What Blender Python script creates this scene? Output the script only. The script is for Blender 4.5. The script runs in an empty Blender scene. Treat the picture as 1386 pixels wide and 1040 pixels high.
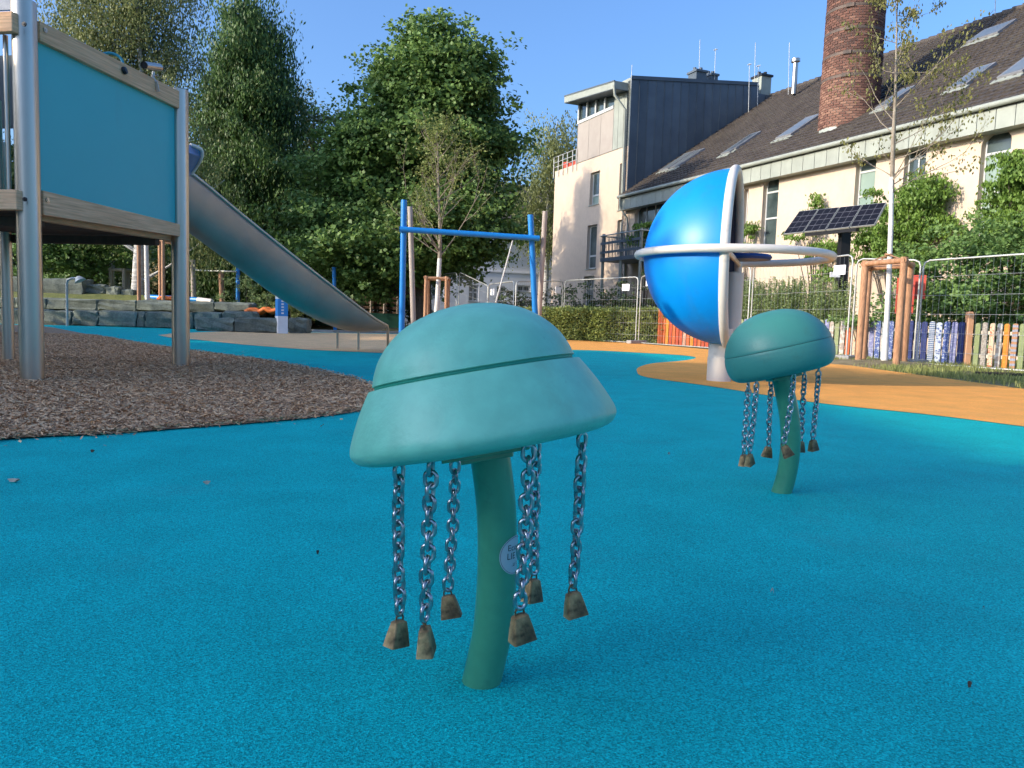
import bpy, bmesh, math, random
import numpy as np
from mathutils import Vector, Matrix
from mathutils.geometry import tessellate_polygon
random.seed(7); RNG = np.random.default_rng(11)
S = bpy.context.scene
COL = S.collection
# ---------------------------------------------------------------- camera, sky, sun, exposure
FP, HC = 1041.0, 0.68
PITCH, ROLL = math.radians(5.0), math.radians(1.8)
_F = Vector((0, math.cos(PITCH), -math.sin(PITCH)))
_U0 = Vector((0, math.sin(PITCH), math.cos(PITCH))); _R0 = Vector((1, 0, 0))
_R = _R0*math.cos(ROLL) + _U0*math.sin(ROLL)
_U = _U0*math.cos(ROLL) - _R0*math.sin(ROLL)
cd = bpy.data.cameras.new('camera'); cam = bpy.data.objects.new('camera', cd); COL.objects.link(cam)
cd.sensor_width = 36; cd.lens = 36*FP/1386; cd.clip_end = 1500; cd.clip_start = .05
cam.matrix_world = Matrix(((_R.x, _U.x, -_F.x, 0), (_R.y, _U.y, -_F.y, 0), (_R.z, _U.z, -_F.z, HC), (0, 0, 0, 1)))
S.camera = cam
SUN_EL = math.radians(20.0)
sv = Vector((-.93*math.cos(SUN_EL), -.367*math.cos(SUN_EL), math.sin(SUN_EL)))   # towards the sun
W = bpy.data.worlds.new('World'); S.world = W; W.use_nodes = True
wn = W.node_tree.nodes; wl = W.node_tree.links
sky = wn.new('ShaderNodeTexSky'); sky.sky_type = 'NISHITA'; sky.sun_disc = False
sky.sun_elevation = SUN_EL; sky.sun_rotation = math.atan2(sv.x, sv.y)
sky.air_density = 1.0; sky.dust_density = 4.2; sky.ozone_density = 7.0; sky.altitude = 50
wl.new(sky.outputs[0], wn['Background'].inputs[0]); wn['Background'].inputs[1].default_value = .15
ld = bpy.data.lights.new('sun', 'SUN'); lo = bpy.data.objects.new('sun', ld); COL.objects.link(lo)
ld.energy = 2.2; ld.angle = math.radians(.6); ld.color = (1, .86, .66)
lo.rotation_euler = sv.to_track_quat('Z', 'Y').to_euler()
S.view_settings.view_transform = 'Standard'; S.view_settings.look = 'None'
S.view_settings.exposure = 1.27; S.view_settings.gamma = 1; S.view_settings.use_curve_mapping = False
# ---------------------------------------------------------------- measuring helpers (photograph position -> point of the place)
def ray(px, py): return _F*FP + _R*(px-693) + _U*(520-py)
CP = Vector((0, 0, HC))
def G(px, py, z=0.0):
    v = ray(px, py); return CP + v*((z-HC)/v.z)
def at(px, py, Y):
    v = ray(px, py); return CP + v*(Y/v.y)
def onp(px, py, P0, n):
    v = ray(px, py); return CP + v*((P0-CP).dot(n)/v.dot(n))
def zup(x, y, py):
    D = Vector((x, y, 0)); k = 520-py
    return HC + (k*D.dot(_F)-FP*D.dot(_U))/(FP*_U.z-k*_F.z)
# ---------------------------------------------------------------- building helpers
def worg(o):
    v = Vector((0, 0, 0))
    while o: v += o.location; o = o.parent
    return v
def tag(o, label=None, cat=None, group=None, kind=None):
    if label: o['label'] = label
    if cat: o['category'] = cat
    if group: o['group'] = group
    if kind: o['kind'] = kind
    return o
def thing(name, loc, label, cat, group=None):
    o = bpy.data.objects.new(name, None); COL.objects.link(o); o.location = Vector(loc)
    o.empty_display_size = .1
    return tag(o, label, cat, group)
def perp(d):
    d = d.normalized(); a = Vector((0, 0, 1)) if abs(d.z) < .9 else Vector((1, 0, 0))
    u = d.cross(a).normalized(); return u, d.cross(u).normalized()
class MB:
    def __init__(s): s.v = []; s.f = []
    def poly(s, pts):
        b = len(s.v); s.v += [tuple(p) for p in pts]; s.f.append(tuple(range(b, b+len(pts))))
    def box(s, c, size, M=None):
        b = len(s.v); x, y, z = size[0]/2, size[1]/2, size[2]/2
        for q in ((-x,-y,-z),(x,-y,-z),(x,y,-z),(-x,y,-z),(-x,-y,z),(x,-y,z),(x,y,z),(-x,y,z)):
            p = Vector(q)
            if M is not None: p = M @ p
            s.v.append(tuple(p+Vector(c)))
        for f in ((0,3,2,1),(4,5,6,7),(0,1,5,4),(1,2,6,5),(2,3,7,6),(3,0,4,7)): s.f.append(tuple(b+i for i in f))
        return s
    def bar(s, a, b_, w, h, up=Vector((0,0,1))):
        a = Vector(a); b_ = Vector(b_); d = (b_-a); L = d.length; d.normalize()
        r = d.cross(up)
        if r.length < 1e-4: r = Vector((1,0,0))
        r.normalize(); u = r.cross(d)
        M = Matrix((( d.x, r.x, u.x),(d.y, r.y, u.y),(d.z, r.z, u.z)))
        return s.box((a+b_)/2, (L, w, h), M)
    def tube(s, pts, rad, seg=12, cap=True, closed=False):
        pts = [Vector(p) for p in pts]; n = len(pts)
        if not hasattr(rad, '__len__'): rad = [rad]*n
        b = len(s.v); pu = None
        for i, p in enumerate(pts):
            if closed: d = pts[(i+1) % n]-pts[i-1]
            else: d = pts[min(i+1, n-1)]-pts[max(i-1, 0)]
            d.normalize()
            if pu is None: u, w = perp(d)
            else:
                u = (pu - d*pu.dot(d)); u.normalize(); w = d.cross(u)
            pu = u
            for k in range(seg):
                a = 2*math.pi*k/seg
                s.v.append(tuple(p+(u*math.cos(a)+w*math.sin(a))*rad[i]))
        m = n if closed else n-1
        for i in range(m):
            j = (i+1) % n
            for k in range(seg):
                l = (k+1) % seg
                s.f.append((b+i*seg+k, b+i*seg+l, b+j*seg+l, b+j*seg+k))
        if cap and not closed:
            s.f.append(tuple(b+k for k in range(seg))[::-1]); s.f.append(tuple(b+(n-1)*seg+k for k in range(seg)))
        return s
    def lathe(s, prof, c=(0,0,0), M=None, seg=48):
        b = len(s.v); c = Vector(c)
        for r, z in prof:
            for k in range(seg):
                a = 2*math.pi*k/seg; p = Vector((r*math.cos(a), r*math.sin(a), z))
                if M is not None: p = M @ p
                s.v.append(tuple(p+c))
        for i in range(len(prof)-1):
            for k in range(seg):
                l = (k+1) % seg
                s.f.append((b+i*seg+k, b+i*seg+l, b+(i+1)*seg+l, b+(i+1)*seg+k))
        return s
    def prism(s, pts, ext):
        """extrude a planar outline by vector ext"""
        n = len(pts); b = len(s.v); ext = Vector(ext)
        s.v += [tuple(p) for p in pts]; s.v += [tuple(Vector(p)+ext) for p in pts]
        for tri in tessellate_polygon([[Vector(p) for p in pts]]):
            s.f.append(tuple(b+i for i in tri)); s.f.append(tuple(b+n+i for i in tri[::-1]))
        for i in range(n):
            j = (i+1) % n; s.f.append((b+i, b+j, b+n+j, b+n+i))
        return s
    def sheet(s, pts):
        b = len(s.v); s.v += [tuple(p) for p in pts]
        for tri in tessellate_polygon([[Vector(p) for p in pts]]): s.f.append(tuple(b+i for i in tri))
        return s
    def mesh(s, name, off=Vector((0,0,0)), smooth=None, fix=True):
        me = bpy.data.meshes.new(name)
        me.from_pydata([tuple(Vector(v)-off) for v in s.v], [], s.f)
        if fix:
            bm = bmesh.new(); bm.from_mesh(me); bmesh.ops.recalc_face_normals(bm, faces=bm.faces); bm.to_mesh(me); bm.free()
        if smooth:
            me.polygons.foreach_set('use_smooth', [True]*len(me.polygons)); me.set_sharp_from_angle(angle=math.radians(smooth))
        return me
    def build(s, name, m, parent=None, smooth=None, bevel=0, fix=True, origin=None):
        if parent is not None: off = worg(parent)
        elif origin is not None: off = Vector(origin)
        else:
            A = np.array(s.v); off = Vector(((A[:,0].min()+A[:,0].max())/2, (A[:,1].min()+A[:,1].max())/2, A[:,2].min()))
        me = s.mesh(name, off, smooth, fix); me.materials.append(m)
        o = bpy.data.objects.new(name, me); COL.objects.link(o)
        if parent is not None: o.parent = parent
        else: o.location = off
        if bevel: addbevel(o, bevel)
        return o
def addbevel(o, w, seg=2):
    b = o.modifiers.new('bevel', 'BEVEL'); b.width = w; b.segments = seg; b.limit_method = 'ANGLE'; b.angle_limit = math.radians(40)
def inst(name, me, parent, loc, rot=None):
    o = bpy.data.objects.new(name, me); COL.objects.link(o); o.parent = parent
    o.location = Vector(loc) - (worg(parent) if parent else Vector((0,0,0)))
    if rot is not None: o.rotation_euler = rot
    return o
# ---------------------------------------------------------------- materials
def mat(name, c1, c2=None, rough=.6, metal=0., vs=4., bump=0., bs=60., spec=.4, rnd=0., stretch=None, fine=None, brush=0, detail=6, coat=0):
    m = bpy.data.materials.new(name); m.use_nodes = True; nt = m.node_tree; N = nt.nodes; L = nt.links
    b = N['Principled BSDF']; b.inputs['Roughness'].default_value = rough; b.inputs['Metallic'].default_value = metal
    b.inputs['Specular IOR Level'].default_value = spec
    if coat: b.inputs['Coat Weight'].default_value = coat; b.inputs['Coat Roughness'].default_value = .15
    tc = N.new('ShaderNodeTexCoord'); src = tc.outputs['Object']
    if stretch:
        mp = N.new('ShaderNodeMapping'); mp.inputs['Scale'].default_value = stretch; L.new(src, mp.inputs[0]); src = mp.outputs[0]
    nz = N.new('ShaderNodeTexNoise'); nz.inputs['Scale'].default_value = vs; nz.inputs['Detail'].default_value = detail
    nz.inputs['Roughness'].default_value = .6; L.new(src, nz.inputs['Vector'])
    cr = N.new('ShaderNodeValToRGB'); cr.color_ramp.elements[0].position = .3; cr.color_ramp.elements[1].position = .7
    cr.color_ramp.elements[0].color = (*c1, 1); cr.color_ramp.elements[1].color = (*(c2 or tuple(min(1, x*1.15) for x in c1)), 1)
    L.new(nz.outputs[0], cr.inputs[0]); out = cr.outputs[0]
    if fine:
        n2 = N.new('ShaderNodeTexNoise'); n2.inputs['Scale'].default_value = fine[0]; n2.inputs['Detail'].default_value = 3; L.new(src, n2.inputs['Vector'])
        mr = N.new('ShaderNodeMapRange'); mr.inputs[1].default_value = .3; mr.inputs[2].default_value = .7
        mr.inputs[3].default_value = 1-fine[1]; mr.inputs[4].default_value = 1+fine[1]; L.new(n2.outputs[0], mr.inputs[0])
        mx = N.new('ShaderNodeVectorMath'); mx.operation = 'SCALE'; L.new(out, mx.inputs[0]); L.new(mr.outputs[0], mx.inputs['Scale']); out = mx.outputs[0]
    if rnd:
        oi = N.new('ShaderNodeObjectInfo'); mr = N.new('ShaderNodeMapRange'); mr.inputs[3].default_value = 1-rnd; mr.inputs[4].default_value = 1+rnd
        L.new(oi.outputs['Random'], mr.inputs[0])
        mx = N.new('ShaderNodeVectorMath'); mx.operation = 'SCALE'; L.new(out, mx.inputs[0]); L.new(mr.outputs[0], mx.inputs['Scale']); out = mx.outputs[0]
    L.new(out, b.inputs['Base Color'])
    if bump:
        nb = N.new('ShaderNodeTexNoise'); nb.inputs['Scale'].default_value = bs; nb.inputs['Detail'].default_value = 5; L.new(src, nb.inputs['Vector'])
        bp = N.new('ShaderNodeBump'); bp.inputs['Strength'].default_value = bump; bp.inputs['Distance'].default_value = .01
        L.new(nb.outputs[0], bp.inputs['Height']); L.new(bp.outputs[0], b.inputs['Normal'])
    if brush:
        nb = N.new('ShaderNodeTexNoise'); nb.inputs['Scale'].default_value = 6; nb.inputs['Detail'].default_value = 4; L.new(src, nb.inputs['Vector'])
        mr = N.new('ShaderNodeMapRange'); mr.inputs[3].default_value = rough-brush; mr.inputs[4].default_value = rough+brush
        L.new(nb.outputs[0], mr.inputs[0]); L.new(mr.outputs[0], b.inputs['Roughness'])
    return m
def rubber(name, c, scale=360, amt=.7, hue=0.0):
    m = bpy.data.materials.new(name); m.use_nodes = True; nt = m.node_tree; N = nt.nodes; L = nt.links
    b = N['Principled BSDF']; b.inputs['Roughness'].default_value = .85; b.inputs['Specular IOR Level'].default_value = .12
    g = N.new('ShaderNodeNewGeometry')
    vo = N.new('ShaderNodeTexVoronoi'); vo.inputs['Scale'].default_value = scale; L.new(g.outputs['Position'], vo.inputs['Vector'])
    nz = N.new('ShaderNodeTexNoise'); nz.inputs['Scale'].default_value = 3; nz.inputs['Detail'].default_value = 7; L.new(g.outputs['Position'], nz.inputs['Vector'])
    n3 = N.new('ShaderNodeTexNoise'); n3.inputs['Scale'].default_value = 190; n3.inputs['Detail'].default_value = 3; L.new(g.outputs['Position'], n3.inputs['Vector'])
    sp = N.new('ShaderNodeSeparateColor'); L.new(vo.outputs['Color'], sp.inputs[0])
    a = N.new('ShaderNodeMath'); a.operation = 'MULTIPLY_ADD'; a.inputs[1].default_value = amt*1.3; a.inputs[2].default_value = 1-amt*.65; L.new(sp.outputs[0], a.inputs[0])
    c2 = N.new('ShaderNodeMath'); c2.operation = 'MULTIPLY_ADD'; c2.inputs[1].default_value = .45; c2.inputs[2].default_value = .78; L.new(nz.outputs[0], c2.inputs[0])
    c3 = N.new('ShaderNodeMath'); c3.operation = 'MULTIPLY_ADD'; c3.inputs[1].default_value = 1.1; c3.inputs[2].default_value = .45; L.new(n3.outputs[0], c3.inputs[0])
    mm = N.new('ShaderNodeMath'); mm.operation = 'MULTIPLY'; L.new(a.outputs[0], mm.inputs[0]); L.new(c2.outputs[0], mm.inputs[1])
    m3 = N.new('ShaderNodeMath'); m3.operation = 'MULTIPLY'; L.new(mm.outputs[0], m3.inputs[0]); L.new(c3.outputs[0], m3.inputs[1])
    sc = N.new('ShaderNodeVectorMath'); sc.operation = 'SCALE'; sc.inputs[0].default_value = c; L.new(m3.outputs[0], sc.inputs['Scale'])
    L.new(sc.outputs[0], b.inputs['Base Color'])
    bp = N.new('ShaderNodeBump'); bp.inputs['Strength'].default_value = .8; bp.inputs['Distance'].default_value = .0025
    ad = N.new('ShaderNodeMath'); ad.operation = 'ADD'; L.new(vo.outputs['Distance'], ad.inputs[0]); L.new(n3.outputs[0], ad.inputs[1])
    L.new(ad.outputs[0], bp.inputs['Height']); L.new(bp.outputs[0], b.inputs['Normal'])
    return m
def leafmat(name, dark, light, trans=.35, vs=.5, rough=.5):
    m = bpy.data.materials.new(name); m.use_nodes = True; nt = m.node_tree; N = nt.nodes; L = nt.links
    b = N['Principled BSDF']; b.inputs['Roughness'].default_value = rough; b.inputs['Specular IOR Level'].default_value = .3
    at_ = N.new('ShaderNodeAttribute'); at_.attribute_name = 'v'
    tc = N.new('ShaderNodeTexCoord'); nz = N.new('ShaderNodeTexNoise'); nz.inputs['Scale'].default_value = vs; nz.inputs['Detail'].default_value = 3
    L.new(tc.outputs['Object'], nz.inputs['Vector'])
    ad = N.new('ShaderNodeMath'); ad.operation = 'MULTIPLY_ADD'; ad.inputs[1].default_value = .6; L.new(nz.outputs[0], ad.inputs[0])
    hf = N.new('ShaderNodeMath'); hf.operation = 'MULTIPLY'; hf.inputs[1].default_value = .5; L.new(at_.outputs['Fac'], hf.inputs[0]); L.new(hf.outputs[0], ad.inputs[2])
    cr = N.new('ShaderNodeValToRGB'); cr.color_ramp.elements[0].position = .2; cr.color_ramp.elements[1].position = .85
    cr.color_ramp.elements[0].color = (*dark, 1); cr.color_ramp.elements[1].color = (*light, 1)
    L.new(ad.outputs[0], cr.inputs[0]); L.new(cr.outputs[0], b.inputs['Base Color'])
    t = N.new('ShaderNodeBsdfTranslucent'); L.new(cr.outputs[0], t.inputs[0])
    mx = N.new('ShaderNodeMixShader'); mx.inputs[0].default_value = trans
    L.new(b.outputs[0], mx.inputs[1]); L.new(t.outputs[0], mx.inputs[2]); L.new(mx.outputs[0], N['Material Output'].inputs[0])
    return m
M = {}
M['blue_rubber'] = rubber('blue_rubber', (.003, .435, .425))
M['orange_rubber'] = rubber('orange_rubber', (.92, .41, .10), amt=.3)
M['beige_rubber'] = rubber('beige_rubber', (.78, .50, .26), amt=.3)
M['grass_ground'] = mat('grass_ground', (.10, .11, .04), (.22, .20, .085), rough=.95, vs=1.5, bump=.8, bs=25, fine=(30, .35))
M['soil'] = mat('soil', (.15, .12, .06), (.28, .23, .13), rough=.95, vs=5, bump=1, bs=40, fine=(60, .3))
M['chip_bed'] = mat('chip_bed', (.24, .14, .08), (.46, .29, .17), rough=.95, vs=22, bump=1, bs=80, fine=(70, .5))
M['steel'] = mat('brushed_steel', (.47, .42, .36), (.56, .51, .44), rough=.33, metal=1, vs=3, stretch=(1, 1, .12), brush=.1)
M['slide_steel'] = mat('slide_steel', (.33, .29, .25), (.42, .37, .32), rough=.52, metal=.85, vs=1.2, brush=.1)
M['chain'] = mat('chain_steel', (.30, .31, .32), (.55, .56, .57), rough=.28, metal=1, vs=30, rnd=.15, brush=.12)
M['rust'] = mat('rusty_bell', (.012, .005, .003), (.34, .22, .10), rough=.5, metal=.3, vs=32, bump=.25, bs=120, rnd=.2, fine=(16, .5))
M['teal_panel'] = mat('teal_panel', (.03, .42, .45), (.035, .44, .47), rough=.5, vs=1.5, spec=.5)
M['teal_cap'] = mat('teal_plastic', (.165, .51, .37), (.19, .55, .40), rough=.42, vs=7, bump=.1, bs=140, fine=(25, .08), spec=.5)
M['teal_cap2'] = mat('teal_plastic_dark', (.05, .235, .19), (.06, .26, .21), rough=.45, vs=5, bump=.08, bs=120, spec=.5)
M['teal_groove'] = mat('groove', (.025, .27, .19), rough=.6)
M['teal_stem'] = mat('stem_paint', (.05, .26, .145), (.06, .29, .165), rough=.3, vs=6, spec=.5, fine=(40, .06), coat=.2)
M['wood'] = mat('larch_wood', (.60, .33, .17), (.78, .48, .27), rough=.7, vs=5, stretch=(.6, .6, 9), bump=.4, bs=30, fine=(12, .15), rnd=.08)
M['wood_h'] = mat('larch_beam', (.62, .33, .17), (.82, .50, .28), rough=.7, vs=5, stretch=(.5, .5, 12), bump=.4, bs=30, fine=(7, .18), rnd=.08)
M['wood_warm'] = mat('stake_wood', (.33, .165, .085), (.50, .28, .16), rough=.75, vs=4, stretch=(3, 3, .5), bump=.5, bs=30, rnd=.1, fine=(20, .25))
M['wood_grey'] = mat('weathered_pole', (.36, .30, .25), (.50, .43, .37), rough=.75, vs=4, stretch=(3, 3, .3), bump=.3, bs=30)
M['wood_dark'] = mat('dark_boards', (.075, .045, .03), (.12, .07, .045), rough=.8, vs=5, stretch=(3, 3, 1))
M['blue_ball'] = mat('blue_shell', (.0, .25, .72), (.0, .27, .76), rough=.42, vs=3, spec=.5, bump=.03, bs=10)
M['shell_in'] = mat('shell_inside', (.05, .055, .085), rough=.6)
M['hoop'] = mat('off_white_tube', (.70, .62, .53), (.76, .68, .59), rough=.4, vs=5, spec=.5)
M['blue_paint'] = mat('blue_paint', (.01, .19, .55), (.012, .22, .60), rough=.35, vs=4, spec=.5)
M['cream'] = mat('cream_render', (.55, .435, .335), (.60, .475, .37), rough=.9, vs=.7, bump=.25, bs=60, fine=(7, .04))
M['white_render'] = mat('white_render', (.66, .66, .68), (.74, .74, .76), rough=.9, vs=.8)
M['frame'] = mat('window_frame', (.45, .46, .45), rough=.5)
M['frame_d'] = mat('dark_frame', (.20, .20, .21), rough=.5)
M['glass'] = mat('window_glass', (.03, .045, .045), (.09, .12, .12), rough=.06, vs=1.3, spec=.9)
M['blind'] = mat('green_blind', (.20, .27, .23), (.25, .33, .28), rough=.35, vs=2, spec=.6)
M['zinc_light'] = mat('pale_zinc', (.27, .29, .25), (.34, .36, .31), rough=.6, metal=.1, vs=2, rnd=.07)
M['zinc_dark'] = mat('dark_zinc', (.085, .105, .125), (.115, .14, .16), rough=.5, metal=.3, vs=1.2, rnd=.12)
M['clad'] = mat('beige_cladding', (.30, .26, .225), (.34, .30, .26), rough=.6, vs=2, rnd=.06)
M['tile'] = mat('roof_tile', (.045, .036, .031), (.085, .07, .06), rough=.75, vs=1.3, fine=(14, .3), bump=.4, bs=30)
M['mortar'] = mat('mortar', (.20, .165, .14), (.28, .23, .20), rough=.95, vs=6)
M['iron'] = mat('iron_band', (.07, .06, .055), (.16, .11, .085), rough=.7, metal=.3, vs=8)
M['stone'] = mat('sandstone_block', (.09, .105, .09), (.20, .22, .18), rough=.9, vs=2.6, bump=1, bs=9, rnd=.2, fine=(22, .2))
M['bark'] = mat('bark', (.06, .045, .035), (.14, .11, .085), rough=.95, vs=8, stretch=(3, 3, .6), bump=1, bs=20)
M['bark_l'] = mat('pale_bark', (.20, .16, .12), (.34, .29, .22), rough=.9, vs=8, bump=.6, bs=30)
M['birch_bark'] = mat('birch_bark', (.25, .24, .22), (.62, .6, .56), rough=.8, vs=7, stretch=(.5, .5, 3), bump=.3, bs=30)
M['whitewash'] = mat('white_trunk_paint', (.62, .60, .56), (.78, .76, .72), rough=.9, vs=14, bump=.4, bs=50)
M['galv'] = mat('galvanised_tube', (.40, .41, .39), (.52, .53, .50), rough=.5, metal=.5, vs=6)
M['wire'] = mat('fence_wire', (.42, .43, .42), rough=.5, metal=.5)
M['white'] = mat('white_plate', (.75, .75, .76), rough=.5)
M['black'] = mat('black_part', (.012, .012, .014), rough=.4)
M['concrete'] = mat('concrete', (.28, .28, .27), (.38, .37, .35), rough=.9, vs=8, bump=.5, bs=60)
M['red'] = mat('red_fabric', (.52, .06, .04), (.6, .1, .06), rough=.7, vs=5)
M['orange'] = mat('orange_plastic', (.75, .16, .03), (.8, .22, .05), rough=.5, vs=9)
M['sticker'] = mat('sticker_face', (.36, .42, .44), (.42, .48, .5), rough=.35, vs=20)
M['ink'] = mat('ink', (.02, .022, .025), rough=.5)
M['rope'] = mat('pale_rope', (.5, .48, .43), (.66, .63, .57), rough=.8, vs=60, bump=.6, bs=120)
M['leaf_main'] = leafmat('plane_leaf', (.045, .10, .025), (.22, .34, .09), vs=.5)
M['leaf_conifer'] = leafmat('conifer_leaf', (.022, .058, .018), (.13, .22, .055), trans=.3)
M['leaf_birch'] = leafmat('birch_leaf', (.08, .11, .035), (.29, .31, .11), trans=.35)
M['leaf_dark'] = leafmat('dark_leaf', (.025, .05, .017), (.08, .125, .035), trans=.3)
M['leaf_young'] = leafmat('young_leaf', (.10, .10, .03), (.28, .27, .08), vs=1.5)
M['leaf_red'] = leafmat('russet_leaf', (.13, .16, .04), (.34, .38, .12), vs=1.2)
M['leaf_vine'] = leafmat('vine_leaf', (.06, .125, .02), (.24, .37, .07), vs=1.5)
M['leaf_hedge'] = leafmat('hedge_leaf', (.13, .18, .04), (.44, .50, .16), vs=2)
M['leaf_herb'] = leafmat('herb_leaf', (.15, .21, .07), (.42, .52, .22), vs=1.5)
M['leaf_shrub'] = leafmat('shrub_leaf', (.08, .16, .04), (.26, .40, .12), vs=1.5)
M['grass_blade'] = leafmat('grass_blade', (.14, .17, .05), (.40, .42, .14), vs=1)
def chipmat():
    m = bpy.data.materials.new('wood_chip'); m.use_nodes = True; N = m.node_tree.nodes; L = m.node_tree.links
    a = N.new('ShaderNodeAttribute'); a.attribute_name = 'v'; cr = N.new('ShaderNodeValToRGB'); e = cr.color_ramp.elements
    e[0].position = 0; e[0].color = (.20, .10, .05, 1); e[1].position = 1; e[1].color = (.95, .70, .38, 1)
    k = cr.color_ramp.elements.new(.5); k.color = (.70, .42, .22, 1); k = cr.color_ramp.elements.new(.85); k.color = (.86, .57, .32, 1)
    L.new(a.outputs['Fac'], cr.inputs[0]); L.new(cr.outputs[0], N['Principled BSDF'].inputs['Base Color']); N['Principled BSDF'].inputs['Roughness'].default_value = .85
    return m
M['chip'] = chipmat()
def brickmat():
    m = bpy.data.materials.new('brick'); m.use_nodes = True; N = m.node_tree.nodes; L = m.node_tree.links
    a = N.new('ShaderNodeAttribute'); a.attribute_name = 'v'; cr = N.new('ShaderNodeValToRGB'); e = cr.color_ramp.elements
    e[0].position = 0; e[0].color = (.07, .035, .028, 1); e[1].position = 1; e[1].color = (.26, .14, .095, 1)
    k = cr.color_ramp.elements.new(.5); k.color = (.15, .068, .048, 1)
    L.new(a.outputs['Fac'], cr.inputs[0]); L.new(cr.outputs[0], N['Principled BSDF'].inputs['Base Color']); N['Principled BSDF'].inputs['Roughness'].default_value = .9
    return m
M['brick'] = brickmat()
def dirt(m, col, scale, lo, hi, amt, stretch=(1, 1, 1)):
    """worn and soiled patches mixed into a finished material"""
    nt = m.node_tree; N = nt.nodes; L = nt.links; b = N['Principled BSDF']; src = b.inputs['Base Color'].links[0].from_socket
    tc = N.new('ShaderNodeTexCoord'); mp = N.new('ShaderNodeMapping'); mp.inputs['Scale'].default_value = stretch; L.new(tc.outputs['Object'], mp.inputs[0])
    nz = N.new('ShaderNodeTexNoise'); nz.inputs['Scale'].default_value = scale; nz.inputs['Detail'].default_value = 9; nz.inputs['Roughness'].default_value = .68; L.new(mp.outputs[0], nz.inputs['Vector'])
    mr = N.new('ShaderNodeMapRange'); mr.inputs[1].default_value = lo; mr.inputs[2].default_value = hi; mr.inputs[4].default_value = amt; L.new(nz.outputs[0], mr.inputs[0])
    mx = N.new('ShaderNodeMix'); mx.data_type = 'RGBA'; mx.inputs[7].default_value = (*col, 1); L.new(mr.outputs[0], mx.inputs[0]); L.new(src, mx.inputs[6]); L.new(mx.outputs[2], b.inputs['Base Color'])
dirt(M['teal_cap'], (.16, .27, .17), 9, .58, .76, .35); dirt(M['teal_cap'], (.06, .17, .14), 60, .66, .74, .5, (1, 1, .25))
dirt(M['teal_cap2'], (.07, .13, .09), 10, .56, .72, .4)
dirt(M['teal_stem'], (.03, .10, .07), 14, .58, .72, .4); dirt(M['teal_stem'], (.02, .05, .04), 50, .68, .72, .7, (1, 1, .4))
dirt(M['blue_ball'], (.05, .13, .25), 3, .55, .75, .3, (1, 1, .4)); dirt(M['hoop'], (.30, .25, .19), 6, .55, .75, .4)
dirt(M['cream'], (.36, .27, .20), 1.2, .5, .8, .35, (1, 1, .3)); dirt(M['cream'], (.62, .50, .38), 4, .5, .8, .4)
dirt(M['blue_rubber'], (.05, .25, .27), 1.3, .55, .8, .35); dirt(M['orange_rubber'], (.45, .24, .10), 2, .5, .8, .35)
dirt(M['teal_panel'], (.06, .26, .30), 2.5, .55, .8, .3, (1, 1, .4)); dirt(M['whitewash'], (.35, .30, .22), 8, .52, .75, .5)
dirt(M['steel'], (.30, .26, .22), 5, .52, .75, .4, (1, 1, .3)); dirt(M['zinc_light'], (.16, .16, .13), 3, .5, .8, .4, (1, 1, .3))
dirt(M['tile'], (.12, .115, .085), 2, .52, .75, .5)
# ---------------------------------------------------------------- leaf clouds
def raw_mesh(name, V, F, val, m, parent, origin=None, smooth=False):
    off = np.array(worg(parent)) if parent is not None else np.array(origin if origin is not None else (0, 0, 0))
    me = bpy.data.meshes.new(name); nv = len(V); nf = len(F); k = F.shape[1]
    me.vertices.add(nv); me.vertices.foreach_set('co', (V-off).astype(np.float32).ravel())
    me.loops.add(nf*k); me.loops.foreach_set('vertex_index', F.astype(np.int32).ravel())
    me.polygons.add(nf); me.polygons.foreach_set('loop_start', np.arange(0, nf*k, k, dtype=np.int32))
    me.update(calc_edges=True)
    a = me.attributes.new('v', 'FLOAT', 'POINT'); a.data.foreach_set('value', val.astype(np.float32))
    me.materials.append(m)
    o = bpy.data.objects.new(name, me); COL.objects.link(o)
    if parent is not None: o.parent = parent
    else: o.location = Vector(off)
    return o
def leaf_quads(C, size, asp=.6, up=.5, jit=.35, hang=False, nrm=None):
    n = len(C); s = size*RNG.uniform(1-jit, 1+jit, n)[:, None]
    D = RNG.normal(size=(n, 3)); D[:, 2] *= .6
    if hang: D = RNG.normal(size=(n, 3))*.35; D[:, 2] -= 1
    D /= np.linalg.norm(D, axis=1)[:, None]
    Nn = RNG.normal(size=(n, 3))*(.75 if nrm is not None else 1); Nn[:, 2] += up*(1.2 if nrm is not None else 2)
    if nrm is not None: Nn += nrm*1.0
    Wd = np.cross(D, Nn); Wd /= (np.linalg.norm(Wd, axis=1)[:, None]+1e-9)
    N0 = Nn; Nn = np.cross(D, Wd); Nn *= np.sign((Nn*N0).sum(1))[:, None]
    V = np.empty((n, 4, 3)); V[:, 0] = C-D*s*.5; V[:, 1] = C+Wd*s*asp*.5+Nn*s*.08; V[:, 2] = C+D*s*.5; V[:, 3] = C-Wd*s*asp*.5+Nn*s*.08
    F = np.arange(n*4).reshape(n, 4); val = np.repeat(RNG.random(n), 4)
    return V.reshape(-1, 3), F, val
def leaves(name, C, size, m, parent, bv=None, **k):
    V, F, val = leaf_quads(C, size, **k)
    if bv is not None: val = val*.6+np.repeat(bv, 4)*.4
    return raw_mesh(name, V, F, val, m, parent)
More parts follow.
